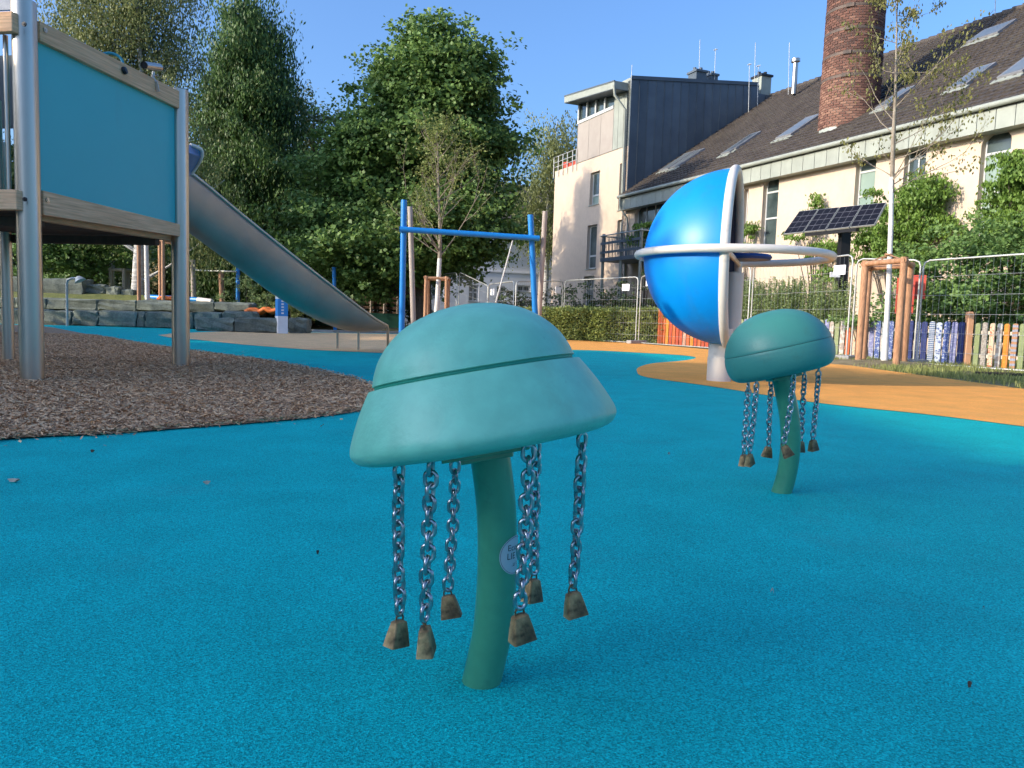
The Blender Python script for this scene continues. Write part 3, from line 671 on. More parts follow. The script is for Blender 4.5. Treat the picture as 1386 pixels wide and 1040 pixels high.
# hoop plane contains hx (towards camera, turned slightly) and Z; open side points right
opn = Vector((-hx.y, hx.x, 0))
if opn.x < 0: opn = -opn
mb = MB(); ns_, nr_ = 48, 64
for layer, rr in ((0, rb), (1, rb-.03)):
    b = len(mb.v)
    for i in range(ns_+1):
        ph = math.pi/2*i/ns_
        for j in range(nr_):
            q = 2*math.pi*j/nr_
            mb.v.append(tuple(Cb - opn*rr*math.cos(ph) + (hx*math.cos(q)+Vector((0, 0, 1))*math.sin(q))*rr*math.sin(ph)))
    for i in range(ns_):
        for j in range(nr_):
            l = (j+1) % nr_; mb.f.append((b+i*nr_+j, b+i*nr_+l, b+(i+1)*nr_+l, b+(i+1)*nr_+j))
    if layer == 0:
        o = mb.build('outer_shell', M['blue_ball'], ball, smooth=60, fix=False); mb = MB()
    else: mb.build('inner_shell', M['shell_in'], ball, smooth=60, fix=False)
rh = rb-.012
circ = lambda r, A, B, n=96, C=Cb: [C+(A*math.cos(q)+B*math.sin(q))*r for q in np.linspace(0, 2*math.pi*(n-1)/n, n)]
MB().tube(circ(rh, hx, Vector((0, 0, 1))), .052, 18, closed=True).build('upright_hoop', M['hoop'], ball, smooth=60)
MB().tube(circ(1.085, hx, opn, C=Cb+Vector((0, 0, .02))), .045, 18, closed=True).build('level_hoop', M['hoop'], ball, smooth=60)
pc = Vector((bc0.x, bc0.y, 0)); pb = Vector((Cb.x-.06, Cb.y+.05, 0))
MB().lathe([(.14, -.02), (.14, .28), (.135, .285), (.135, .62), (.001, .62)], (pb.x-.02, pb.y-.05, 0), None, 32).build('pedestal', M['hoop'], ball, smooth=40)
MB().lathe([(.11, .5), (.11, 1.28), (.001, 1.3)], (pb.x+.14, pb.y+.1, 0), None, 28).build('inner_column', M['hoop'], ball, smooth=40)
MB().lathe([(.001, 1.44), (.28, 1.44), (.3, 1.47), (.28, 1.5), (.001, 1.5)], (pb.x+.28, pb.y+.15, 0), None, 32).build('seat_disc', mat('navy_disc', (.01, .05, .18), rough=.5), ball, smooth=40)
MB().tube([Cb+opn*.02+hx*1.05, Cb+opn*.02-hx*1.05], .03, 10).build('cross_bar', M['hoop'], ball, smooth=40)
# ================================================================ SWING FRAME
sw0 = at(545, 456, 22.0); sw0.z = 0
SWG = thing('swing_frame', sw0, 'tall blue swing frame with two leaning wooden poles in front of the trees', 'swing')
def pole(a, b, r, name, m, par=SWG): return MB().tube([a, b], r, 18).build(name, m, par, smooth=40)
pole(at(543.5, 458, 22), at(547, 271, 22), .085, 'post', M['blue_paint'])
pole(at(726, 458, 22.5), at(718, 291, 22.5), .085, 'post', M['blue_paint'])
pole(at(541, 310.5, 21.9), at(730, 323, 22.4), .08, 'crossbeam', M['blue_paint'])
pole(at(560, 452, 22.4), at(555, 280, 22.4), .075, 'wooden_pole', M['wood_grey'])
pole(at(728, 455, 23.0), at(738, 286, 22.4), .075, 'wooden_pole', M['wood_grey'])
pole(at(671, 410, 21.6), at(694, 326, 22.3), .022, 'hanging_rope', M['rope'])
def grow(mb, tips, p, d, L, r, dep, sp=.5, upb=.05):
    n = 4; pts = [p]
    for i in range(n):
        d = (d+Vector((random.gauss(0, .13), random.gauss(0, .13), random.gauss(upb, .08)))).normalized(); pts.append(pts[-1]+d*L/n)
        if dep > 0 and (i > 0 or random.random() < .4) and random.random() < .85:
            e = (d+Vector((random.gauss(0, sp), random.gauss(0, sp), random.gauss(.1, sp*.5)))).normalized()
            grow(mb, tips, pts[-1], e, L*random.uniform(.3, .62)*(1-i*.08), r*.5, dep-1, sp, upb)
    mb.tube(pts, [r, r*.8, r*.62, r*.45, r*.28], 5 if r > .006 else 3, cap=False)
    if dep < 2: tips += [q.lerp(w, random.random()) for q, w in zip(pts, pts[1:])]+[pts[-1]]
# ================================================================ STAKED TREES
def stake_frame(corners, ztop, label, r=.055, rails=True, group=None, zrail=None, m='wood_warm'):
    c = sum((Vector((p.x, p.y, 0)) for p in corners), Vector())/len(corners)
    t = thing('tree_stakes', c, label, 'tree stakes', group)
    for p in corners: MB().tube([Vector((p.x, p.y, -.05)), Vector((p.x+random.uniform(-.02, .02), p.y, ztop))], r, 12).build('stake', M[m], t, smooth=50)
    n = len(corners)
    for i in range(n):
        a, b = corners[i], corners[(i+1) % n]; e = (Vector((b.x-a.x, b.y-a.y, 0))).normalized()*.06
        if n > 2 or i == 0: MB().tube([Vector((a.x, a.y, ztop-.06))-e, Vector((b.x, b.y, ztop-.06))+e], r*.8, 10).build('crosspiece', M[m], t, smooth=50)
    return t
fl = G(1162, 484, .04); fr = G(1213, 492.5, .07); fr = at(1213, 492.5, 13.6); fl = at(1162, 484, 14.6)
rr_ = Vector((fr.x*1.075+.14, fr.y*1.075, 0)); rl = Vector((fl.x*1.07+.09, fl.y*1.07, 0))
stk = stake_frame([fl, fr, rr_, rl], zup(fr.x, fr.y, 348), 'warm brown four-stake frame round the white-painted young tree on the right', .062)
tcx = (fl+fr+rr_+rl)/4; tb = at(1197, 486, 14.5)
YT = tb.y
YTr = thing('young_tree', (tb.x, tb.y, .07), 'thin young tree with whitewashed trunk and sparse drying leaves by picket fence', 'tree')
sp = [at(x, y, YT) for x, y in ((1197, 488), (1200, 440), (1203, 380), (1206, 300), (1207, 240))]
MB().tube(sp, [.062, .05, .047, .043, .04], 14).build('painted_trunk', M['whitewash'], YTr, smooth=50)
mb = MB(); sp = [at(x, y, YT) for x, y in ((1207, 262), (1209, 190), (1212, 130), (1213, 80), (1214, 20), (1215, -40))]
mb.tube(sp, [.041, .036, .027, .018, .011, .004], 10); tips = []
for k in range(34):
    t_ = min(.97, random.random()**1.1+random.uniform(0, .02)); i = t_*4.999; a_ = sp[int(i)].lerp(sp[int(i)+1], i % 1)
    q = random.uniform(0, 6.283); d = Vector((math.cos(q), math.sin(q), random.uniform(.15, .9))).normalized()
    grow(mb, tips, a_, d, (1.7-1.25*t_)*random.uniform(.55, 1.0), .012*(1-.5*t_), 2, .55, .05)
mb.build('branches', M['bark_l'], YTr, smooth=50)
tp_ = np.array([tuple(p) for p in tips]); C = np.repeat(tp_, 2, 0)+RNG.normal(size=(len(tp_)*2, 3))*.06; C = C[:5200]
leaves('crown', C, .06, M['leaf_young'], YTr, hang=True, asp=.55)
mb = MB(); q0 = at(1203, 345, YT-.02)
mb.tube([q0+Vector((.06*math.cos(a), .06*math.sin(a), random.uniform(-.01, .01))) for a in np.linspace(0, 5.9, 12)], .018, 8, closed=True)
for a, b in ((fl, 0), (fr, 0), (rr_, 0), (rl, 0)): mb.tube([q0, Vector((a.x, a.y, zup(fr.x, fr.y, 352)))], .012, 6)
mb.build('binding_rope', M['wood_warm'], YTr, smooth=50)
# second staked tree behind the swing
Y2 = 24.0
stake_frame([at(575, 430, Y2), at(604, 430, Y2), at(606, 430, Y2+.9), at(579, 430, Y2+.9)], zup(at(590, 430, Y2).x, Y2, 374), 'slim stake frame round the russet young tree behind the blue swing', .055)
yt2 = thing('russet_young_tree', (at(592, 430, Y2+.4).x, Y2+.4, 0), 'young tree with pale trunk and reddish brown thinning leaves behind the blue swing', 'tree')
sp = [at(x, y, Y2+.4) for x, y in ((588, 452), (592, 410), (595, 350), (596, 330), (594, 270), (593, 215), (592, 180))]
sp[0].z = 0
MB().tube(sp[:3], [.09, .08, .065], 12).build('painted_trunk', M['whitewash'], yt2, smooth=50)
mb = MB(); mb.tube(sp[2:], [.065, .055, .035, .018, .005], 10); tips = []
for k in range(34):
    t_ = min(.97, random.random()**1.1); i = t_*3.999; q_ = sp[2:]; a_ = q_[int(i)].lerp(q_[int(i)+1], i % 1)
    q = random.uniform(0, 6.283); d = Vector((math.cos(q), math.sin(q), random.uniform(.4, 1.4))).normalized()
    grow(mb, tips, a_, d, (2.9-2.3*t_)*random.uniform(.55, 1.0), .022*(1-.5*t_), 2, .5, .08)
mb.build('branches', M['bark_l'], yt2, smooth=50)
tp_ = np.array([tuple(p) for p in tips]); C = np.repeat(tp_, 2, 0)+RNG.normal(size=(len(tp_)*2, 3))*.12; C = C[RNG.permutation(len(C))[:10500]]
leaves('crown', C, .09, M['leaf_red'], yt2, asp=.5)
# ================================================================ LARGE TREES
tree('plane_tree', 'big leafy green tree with stepped crown, standing behind the blue swing frame', 'tree', 30, (570, 430),
     [(592, 40, 20, 24), (562, 60, 12, 20), (583, 82, 34, 30), (625, 85, 24, 30), (550, 118, 34, 26), (626, 128, 28, 28), (590, 125, 40, 30), (520, 150, 28, 20), (484, 180, 20, 12), (590, 180, 74, 44), (650, 205, 32, 22), (694, 195, 11, 11), (480, 205, 26, 22), (455, 240, 34, 26), (545, 250, 78, 50), (648, 262, 32, 32), (430, 290, 28, 20), (408, 322, 14, 8), (500, 320, 60, 40), (608, 305, 54, 38), (455, 340, 36, 24), (490, 372, 42, 20), (560, 356, 50, 24), (645, 325, 30, 18), (676, 312, 14, 12), (520, 98, 10, 10), (650, 95, 10, 12)],
     6600, .16, M['leaf_main'], M['bark'], .34, sig=.34, n_limb=90, toppx=(590, 60), cl=34, asp=.8)
cb = []
for k, (y, w) in enumerate(((6, 24), (28, 38), (52, 48), (78, 56), (105, 62), (132, 68), (160, 72), (190, 78), (220, 82), (252, 88), (285, 90), (320, 88), (355, 84), (385, 66))):
    cb.append((336+random.uniform(-6, 6), y, w*.62, 16)); cb.append((336-w*.6, y+8, w*.36, 14)); cb.append((336+w*.6+random.uniform(-4, 4), y+10, w*.36, 14))
tree('conifer_tree', 'tall dark conical redwood-like tree with feathery drooping branches above the slide', 'tree', 34, (345, 425), cb, 5200, .17, M['leaf_conifer'], M['bark'], .42, sig=.30, n_limb=60, toppx=(334, 4), hang=True, asp=.38, cl=34, shell=.6)
tree('birch_tree', 'weeping birch with fine hanging twigs behind the tower, top left', 'tree', 27, (185, 425),
     [(120, -30, 60, 30), (190, -25, 60, 35), (105, 25, 34, 34), (150, 20, 42, 36), (205, 20, 42, 38), (235, 60, 14, 36), (160, 75, 50, 38), (210, 90, 36, 42), (120, 90, 40, 30), (222, 150, 36, 45), (160, 150, 60, 45), (215, 220, 44, 45), (150, 250, 60, 50), (275, 235, 26, 40), (90, 20, 16, 22), (268, 300, 30, 40)],
     5200, .095, M['leaf_birch'], M['birch_bark'], .2, sig=.24, n_limb=60, toppx=(195, -40), hang=True, asp=.5, cl=30)
tree('birch_tree', 'slender pale green birch beside the cream apartment block wall', 'tree', 46, (735, 428),
     [(755, 172, 18, 18), (745, 205, 28, 26), (725, 235, 24, 26), (762, 230, 20, 30), (740, 270, 34, 32), (728, 305, 30, 30), (755, 320, 24, 30)],
     2600, .15, M['leaf_birch'], M['birch_bark'], .2, sig=.36, n_limb=40, toppx=(752, 165), hang=True, asp=.5, cl=50)
tree('broadleaf_tree', 'lighter green tree showing in the gap between the conifer and the big leafy tree', 'tree', 37, (430, 428),
     [(402, 135, 10, 20), (425, 165, 22, 16), (415, 190, 26, 26), (440, 200, 26, 26), (430, 235, 36, 30), (425, 280, 44, 40), (420, 330, 50, 40), (418, 380, 50, 26)],
     2700, .17, M['leaf_birch'], M['bark'], .25, sig=.4, n_limb=30, toppx=(420, 150), cl=50)
tree('broadleaf_tree', 'sunlit bushy tree seen below the tower deck behind the stone steps', 'tree', 33, (100, 428),
     [(95, 345, 40, 20), (75, 372, 22, 16), (130, 335, 34, 26), (165, 350, 20, 18), (70, 320, 40, 30), (135, 300, 50, 30), (105, 375, 20, 12)],
     3300, .15, M['leaf_main'], M['bark'], .2, sig=.3, n_limb=30, toppx=(105, 320), cl=50)
tree('broadleaf_tree', 'dark dense tree far left behind the tower', 'tree', 44, (20, 425),
     [(20, 300, 80, 60), (60, 360, 60, 40), (-40, 340, 70, 60), (-90, 270, 70, 60), (0, 230, 60, 50), (170, 330, 60, 50), (230, 340, 50, 46)],
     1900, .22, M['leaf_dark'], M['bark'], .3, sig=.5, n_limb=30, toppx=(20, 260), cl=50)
# dark undergrowth closing the view under the trees
def bush(name, label, cat, Y, blobs, per, size, lm, sig=.2, group=None, cl=40, shell=.4, kind=None, hang=False, asp=.6, up=.5, dj=.4):
    bl = pxblobs(blobs, Y, dj); P, cen = blob_points(bl, per, sig=sig, cl=cl, shell=shell); ok = P[:, 2] > .02; P = P[ok]
    c = P.mean(0); t = thing(name, (c[0], c[1], 0), label, cat, group)
    leaves('foliage', P, size, lm, t, hang=hang, asp=asp, up=up, nrm=LASTN[ok], bv=LASTV[ok])
    mb = MB()
    for i in RNG.choice(len(cen), min(14, len(cen)), replace=False):
        e = Vector(cen[i]); mb.tube([Vector((c[0]+(e.x-c[0])*.6, c[1]+(e.y-c[1])*.6, 0)), e], [.02, .006], 5, cap=False)
    mb.build('stem', M['bark'], t); return t
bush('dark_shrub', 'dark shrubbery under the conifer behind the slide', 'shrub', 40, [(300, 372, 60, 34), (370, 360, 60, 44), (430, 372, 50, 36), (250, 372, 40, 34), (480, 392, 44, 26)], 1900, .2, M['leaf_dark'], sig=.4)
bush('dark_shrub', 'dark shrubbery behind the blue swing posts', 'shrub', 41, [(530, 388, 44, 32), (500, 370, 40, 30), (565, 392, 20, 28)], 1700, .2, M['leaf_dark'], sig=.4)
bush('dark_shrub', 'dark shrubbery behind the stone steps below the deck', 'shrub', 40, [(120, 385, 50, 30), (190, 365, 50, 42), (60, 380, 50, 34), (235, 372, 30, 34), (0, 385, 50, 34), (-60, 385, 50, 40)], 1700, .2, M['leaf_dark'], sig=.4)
# far belt of wood
bl = []
for k in range(46):
    x = -75+k*3.1+random.uniform(-1, 1); 
    if x > 55: break
    bl.append((x, 78+random.uniform(-5, 5), random.uniform(3, 6), 4.5, 3, random.uniform(4, 6.5)))
for k in range(20): bl.append((-60-k*1.2, 10+k*4, random.uniform(3, 6), 4.5, 4, random.uniform(4, 7)))
P, cen = blob_points(bl, 130, cl=30, sig=.9)
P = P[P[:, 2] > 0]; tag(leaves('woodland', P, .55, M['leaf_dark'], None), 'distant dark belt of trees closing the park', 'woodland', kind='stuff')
# ================================================================ STONE STEPS AND GRASS TERRACE, left background
def rock(sx, sy, sz, seed):
    bm = bmesh.new(); bmesh.ops.create_cube(bm, size=1)
    for v in bm.verts: v.co = Vector((v.co.x*sx, v.co.y*sy, v.co.z*sz))
    bmesh.ops.bevel(bm, geom=bm.edges[:], offset=.04, segments=1, affect='EDGES')
    bmesh.ops.subdivide_edges(bm, edges=[e for e in bm.edges if e.calc_length() > .25], cuts=2, use_grid_fill=True)
    rg = random.Random(seed)
    for v in bm.verts: v.co += Vector((rg.uniform(-.032, .032), rg.uniform(-.04, .04), rg.uniform(-.03, .03)))
    me = bpy.data.meshes.new('stone'); bm.to_mesh(me); bm.free(); me.materials.append(M['stone']); return me
ST = thing('stone_steps', (at(180, 440, 23.4).x, 23.4, 0), 'stepped rows of rough grey sandstone blocks behind the wood chips', 'stone steps')
def block(x0, x1, yt, yb, Y, dep=.7, par=ST, tobase=False):
    a, b = at(x0, yt, Y), at(x1, yt, Y); c = at((x0+x1)/2, yb, Y); zt = (a.z+b.z)/2; zb = min(c.z, 0.0) if tobase else c.z-.08
    me = rock((b-a).length-.02, dep, zt-zb, int(x0*7+yt)); return inst('stone', me, par, ((a.x+b.x)/2, Y+dep/2, (zt+zb)/2), (0, 0, random.uniform(-.02, .02)))
for x0, x1 in ((-110, -40), (-40, 6), (6, 58), (58, 96), (96, 132), (132, 184), (184, 196), (196, 236), (236, 262), (262, 300), (300, 342)): block(x0, x1, 419.5+x0*.012+random.uniform(-1, 1), 442, 23.3, tobase=True)
for x0, x1 in ((-110, -30), (-30, 20), (20, 62), (62, 132), (132, 184), (184, 240), (240, 290), (290, 338)): block(x0, x1, 403+x0*.025+random.uniform(-1, 1), 418, 24.6, tobase=False)
for x0, x1, y0, y1 in ((-100, -20, 372, 396), (-20, 30, 374, 396), (30, 56, 376, 396), (56, 112, 377, 397)): block(x0, x1, y0, y1, 26.3)
for x0, x1, y0, y1 in ((110, 142, 385, 395), (142, 162, 388, 398), (162, 180, 392, 400)): block(x0, x1, y0, y1, 26.5, .4)
for x0, x1, lb in ((264, 316, 'low grey stone block on the rubber edge, left of two joined'), (317, 381, 'low grey stone block under the slide, right of two joined'), (389, 415, 'short brown-stained stone block right of the blue white pillar')):
    o = block(x0, x1, 431 if x0 < 380 else 431, 448, 21.8 if x0 < 380 else 22.6, .6, par=None, tobase=True); o.name = 'stone_block'; tag(o, lb, 'stone block')
# grass terraces between the rows
def terr(pts): 
    mb = MB(); mb.sheet(pts); o = mb.build('grass_terrace', M['lawn'], None, fix=False, origin=(0, 0, 0))
    for p in o.data.polygons:
        if p.normal.z < 0: p.flip()
    tag(o, kind='structure')
M['lawn'] = mat('lawn', (.10, .12, .03), (.20, .20, .06), rough=.95, vs=3, bump=.8, bs=30, fine=(30, .3))
za = at(150, 419, 23.3).z-.04; zb_ = at(150, 405, 24.6).z-.04
xl, xr = at(-110, 420, 23.3).x, at(342, 420, 23.3).x
terr([(xl, 23.9, za), (xr, 23.9, za), (xr+.1, 24.7, za), (xl, 24.7, za)])
xr2 = at(338, 405, 24.6).x; zt1 = at(80, 394.5, 26.3).z; zt2 = at(180, 399, 26.3).z
terr([(xl-1, 25.2, zb_), (xr2, 25.2, zb_-.1), (xr2+1, 26.6, zb_-.1), (at(180, 400, 26).x, 26.6, zt2), (at(112, 398, 26.3).x, 26.6, zt1), (xl-1, 26.6, zt1+.02)])
terr([(xl-1, 26.6, zt1+.02), (at(112, 398, 26.3).x, 26.6, zt1), (at(180, 400, 26).x, 26.6, zt2), (xr2+1, 26.6, zb_-.1), (xr2+2, 40, 0.0), (xl-6, 40, .6)])
# shower-like water post
wp = at(91, 441, 22.6); WPT = thing('water_spout', (wp.x, wp.y, 0), 'thin steel pole with bent arm and cone head beside the stone steps', 'water spout')
MB().tube([Vector((wp.x, wp.y, 0)), at(90.5, 384, 22.6), at(92, 379, 22.6), at(97, 377, 22.6), at(103, 377, 22.6)], .035, 12).build('pipe', M['galv'], WPT, smooth=50)
MB().lathe([(.001, .1), (.07, .07), (.16, -.06), (.001, -.02)], at(107, 378, 22.6), Matrix.Rotation(math.radians(-30), 3, 'Y'), 20).build('cone_head', M['galv'], WPT, smooth=40)
# blue and white pillar
pa = at(381, 447, 21.9); PIL = thing('blue_pillar', (pa.x, pa.y, 0), 'square blue pillar with white top and base by the low stone blocks', 'pillar')
Rz = Matrix.Rotation(math.radians(32), 3, 'Z'); zt = zup(pa.x, pa.y, 399); zl = zup(pa.x, pa.y, 405); zbb = zup(pa.x, pa.y, 428)
sz = .28
mb = MB(); mb.box((pa.x, pa.y, (zl+zbb)/2), (sz, sz, zl-zbb), Rz); mb.build('body', mat('sky_blue_face', (.02, .24, .62), (.03, .27, .66), rough=.5), PIL)
mb = MB(); mb.box((pa.x, pa.y, (zl+zt)/2+.001), (sz, sz, zt-zl), Rz); mb.build('top', M['white'], PIL)
mb = MB(); mb.box((pa.x, pa.y, zbb/2-.001), (sz, sz, zbb), Rz); mb.build('base', M['white'], PIL)
for k in range(5):
    mb = MB(); p = Vector((pa.x, pa.y, zbb+.08+k*.085)); d = Rz@Vector((-.01, -sz/2-.002, 0)); mb.box(p+d, (.07, .004, .045), Rz); mb.build('white_mark', M['white'], PIL)
# background playground bits under the slide
def far_pole(x0, y0, x1, y1, Y, r, m, name, label, cat):
    a = at(x0, y0, Y); b = at(x1, y1, Y); t = MB().tube([Vector((a.x, a.y, 0)), b], r, 12).build(name, m, None, smooth=50); tag(t, label, cat); return t
far_pole(302, 412, 299, 368, 27, .09, M['wood_warm'], 'wooden_post', 'peeled orange-brown wooden post behind the low blocks', 'post')
far_pole(322, 412, 322, 362, 27.5, .07, M['blue_paint'], 'blue_post', 'dark blue round post rising among weeds under the slide', 'post')
far_pole(263, 412, 261, 352, 28.5, .09, M['wood_grey'], 'wooden_post', 'grey wooden post left of the steel handrail under the slide', 'post')
far_pole(454, 420, 452, 362, 28, .07, M['blue_paint'], 'blue_post', 'blue pointed post peeking above the slide edge', 'post')
t = MB().tube([at(263, 366, 28), at(320, 368, 27.3)], .03, 10).build('handrail', M['galv'], None, smooth=50); tag(t, 'thin grey horizontal rail between posts under the slide', 'rail')
PP = thing('water_pipe', at(215, 402, 26.2), 'blue pipe with pale end lying on the terrace by the stakes', 'pipe')
MB().tube([at(198, 402, 26.6), at(268, 406, 25.6)], .085, 14).build('pipe_body', M['blue_paint'], PP, smooth=50)
MB().tube([at(268, 406, 25.6), at(287, 408.5, 25.4)], .088, 14).build('pipe_end', M['hoop'], PP, smooth=50)
def lumpy(x, y, Y, rx, rz, m, name, label, cat, lobes):
    mb = MB()
    for (dx, s_) in lobes:
        p = at(x+dx, y, Y); mb.lathe([(.001, -rz*s_), (rx*s_*.7, -rz*s_*.7), (rx*s_, 0), (rx*s_*.7, rz*s_*.7), (.001, rz*s_)], p, None, 14)
    return tag(mb.build(name, m, None, smooth=60), label, cat)
lumpy(228, 405, 25.9, .26, .12, M['orange'], 'orange_sandbag', 'orange sack lying beside the blue pipe', 'sack', ((-5, 1), (5, .85)))
mb = MB()
hp = [at(x, y, 24.3) for x, y in ((334, 424), (342, 421), (352, 424), (360, 420), (368, 423), (377, 421))]
for q in (0, .08, -.07): mb.tube(spline([p+Vector((0, q*2, abs(q)*.5)) for p in hp], 4), .07, 8)
tag(mb.build('red_hose', M['orange'], None, smooth=50), 'orange red rolled hose lying on the step beside the blue pillar', 'hose')
# stakes and trees seen under the deck
for (xa, xb, Yk, tp_y, lb) in ((188, 221, 25.4, 322, 'tall peeled stakes round a white young trunk on the terrace'), (150, 168, 33, 363, 'low weathered stake frame in shade behind the terrace')):
    A, B = at(xa, 405, Yk), at(xb, 405, Yk)
    o = stake_frame([A, B, Vector((B.x+.2, B.y+.9, 0)), Vector((A.x+.3, A.y+.9, 0))], zup(A.x, A.y, tp_y), lb, .06 if Yk < 30 else .08, m='wood_warm' if Yk < 30 else 'wood_grey')
w_ = at(200, 405, 25.8); tt = thing('young_tree', (w_.x, w_.y, 0), 'slim white-trunked young tree between tall stakes under the deck', 'tree')
MB().tube([Vector((w_.x, w_.y, 0)), at(198, 330, 25.8), at(197, 250, 25.8)], [.08, .07, .03], 12).build('trunk', M['whitewash'], tt, smooth=50)
bb, _c = blob_points(pxblobs([(197, 250, 26, 50)], 25.8), 900, cl=20, sig=.2); leaves('crown', bb, .08, M['leaf_young'], tt)
far_pole(152, 408, 151, 330, 33.5, .1, M['whitewash'], 'painted_trunk', 'pale bare young trunk inside the low shaded stake frame', 'tree')
SH = thing('timber_shed', at(178, 405, 38), 'small yellowish timber shed wall behind the terrace stakes', 'shed')
for i, (x0, x1, y0, y1) in enumerate(((168, 186, 370, 377), (204, 212, 354, 392), (190, 203, 362, 380))):
    a, b = at(x0, y0, 38), at(x1, y1, 38); mb = MB(); mb.box(((a.x+b.x)/2, 38+i*.25, (a.z+b.z)/2), (b.x-a.x, .2, a.z-b.z)); mb.build('board', mat('yellow_board%d' % i, (.5, .38, .2), rough=.8), SH)  # boards have an even yellowish colour
mb = MB(); a, b = at(168, 376, 38.5), at(214, 405, 38.5); mb.box(((a.x+b.x)/2, 39, (a.z)/2), (b.x-a.x, .5, a.z)); mb.build('wall', M['wood_dark'], SH)
bush('weeds', 'tangle of tall sunlit weeds under the slide by the blue post', 'weeds', 26.5, [(312, 396, 12, 16), (338, 388, 16, 22), (352, 398, 22, 18), (370, 402, 14, 12)], 2600, .09, M['leaf_herb'], sig=.14, asp=.3)
bush('weeds', 'dry brown weeds between blue pillar and slide', 'weeds', 25.5, [(397, 420, 12, 14), (410, 425, 8, 8)], 2400, .08, M['leaf_red'], sig=.1, asp=.3)
# dark low fence behind the slide end
df = thing('low_dark_fence', (at(495, 425, 33).x, 33, 0), 'low dark slatted fence with green mesh in the shade behind the slide end', 'fence')
for x in (432, 458, 478, 502, 520, 538): 
    a = at(x, 425, 33); MB().tube([Vector((a.x, 33, 0)), Vector((a.x, 33, zup(a.x, 33, 397)))], .05, 8).build('post', M['wood_grey'], df)
a, b = at(428, 400, 33), at(545, 401, 33)
for k in range(6):
    z = .25+k*.21; mb = MB(); mb.bar(Vector((a.x, 33.1, z)), Vector((b.x, 33.1, z)), .03, .12); mb.build('slat', M['wood_dark'], df)
mb = MB(); mb.bar(Vector((a.x, 32.85, .35)), Vector((b.x, 32.85, .35)), .02, .6); mb.build('mesh_screen', mat('green_screen', (.01, .07, .05), rough=.8), df)
# ================================================================ MESH SITE FENCE (left and right runs)
WMAT = M['wire']
def fence_panel(a, za, b, zb, z0, label, sign=None, legs=True):
    a = Vector((a.x, a.y, 0)); b = Vector((b.x, b.y, 0)); c = (a+b)/2; t = thing('mesh_fence_panel', c, label, 'fence panel', 'temporary mesh fence panels')
    e = (b-a).normalized(); r = .018
    A0, A1, B0, B1 = a+Vector((0, 0, z0)), a+Vector((0, 0, za)), b+Vector((0, 0, z0)), b+Vector((0, 0, zb))
    pts = [A0-Vector((0, 0, z0)), A1-Vector((0, 0, .12)), A1-Vector((0, 0, .04))+e*.03, A1+e*.12, B1-e*.12, B1-Vector((0, 0, .04))-e*.03, B1-Vector((0, 0, .12)), B0-Vector((0, 0, z0))]
    MB().tube(pts, r, 10).build('frame_tube', M['galv'], t, smooth=50)
    MB().tube([A0, B0], r*.9, 8).build('bottom_rail', M['galv'], t, smooth=50)
    mb = MB(); L_ = (b-a).length; n = int(L_/.11)
    for k in range(1, n):
        f = k/n; p = a.lerp(b, f); mb.tube([p+Vector((0, 0, z0)), p+Vector((0, 0, za+(zb-za)*f-.02))], .0021, 3, cap=False)
    for h in (.12, .3, .48, .66, .84): mb.tube([A0.lerp(A1, h), B0.lerp(B1, h)], .0035, 4, cap=False)
    mb.build('wire_grid', WMAT, t, fix=False)
    for p in (a, b): mb = MB(); mb.box(p+Vector((0, 0, .05)), (.2, .55, .1), Matrix.Rotation(math.atan2(e.y, e.x), 3, 'Z')); mb.build('foot_block', M['concrete'], t, bevel=.02)
    if sign:
        nv = Vector((e.y, -e.x, 0)); nv = nv if nv.y < 0 else -nv
        s0 = a.lerp(b, sign[0])+nv*.03+Vector((0, 0, zb-.3)); mb = MB(); mb.bar(s0-e*.16, s0+e*.16, .012, .2); mb.build('sign_plate', M['white'], t)
    return t
def fdep(x, yb): return G(x, yb, .02)
fence_panel(at(574, 440, 30), 2.15, at(617, 440, 28), 2.2, .03, 'mesh fence panel partly behind the staked russet tree')
fence_panel(at(620, 440, 28), 2.2, at(659, 440, 25.5), zup(at(659, 440, 25.5).x, 25.5, 386), .03, 'mesh fence panel left of the small white sign, behind the teal cap')
f3a, f3b = at(660, 440, 25.5), at(694, 440, 23.6)
fence_panel(f3a, zup(f3a.x, f3a.y, 385), f3b, zup(f3b.x, f3b.y, 381), .03, 'narrow-looking mesh fence panel between the rope and the blue swing post', (.2, 0))
f4a, f4b = at(697, 440, 23.4), G(759, 458, .02)
fence_panel(f4a, zup(f4a.x, f4a.y, 381), f4b, zup(f4b.x, f4b.y, 381), .03, 'mesh fence panel crossing behind the right blue swing post', (.88, 0))
f5a, f5b = G(762, 458, .02), G(860, 464.5, .02)
fence_panel(f5a, zup(f5a.x, f5a.y, 380), f5b, zup(f5b.x, f5b.y, 375), .03, 'mesh fence panel before the clipped hedge, left of the blue half globe', (.86, 0))
f6a, f6b = G(864, 464.5, .02), G(1010, 475, .02)
fence_panel(f6a, zup(f6a.x, f6a.y, 374), f6b, zup(f6b.x, f6b.y, 361), .03, 'mesh fence panel mostly hidden behind the blue half globe', (.1, 0))
f7a, f7b = G(1014, 475.5, .02), G(1145, 486, .02)
fence_panel(f7a, zup(f7a.x, f7a.y, 360), f7b, zup(f7b.x, f7b.y, 345), .03, 'mesh fence panel behind the smaller mushroom, before the tall herbs', (.9, 0))
f8a, f8b = G(1151, 486.5, .02), G(1236, 492, .02)
fence_panel(f8a, zup(f8a.x, f8a.y, 351), f8b, zup(f8b.x, f8b.y, 352), .03, 'mesh fence panel directly behind the four-stake tree frame')
f9a, f9b = G(1240, 492.5, .02), G(1420, 505, .02)
fence_panel(f9a, zup(f9a.x, f9a.y, 353), f9b, zup(f9b.x, f9b.y, 341), .03, 'mesh fence panel before the blue and orange pickets at right edge')
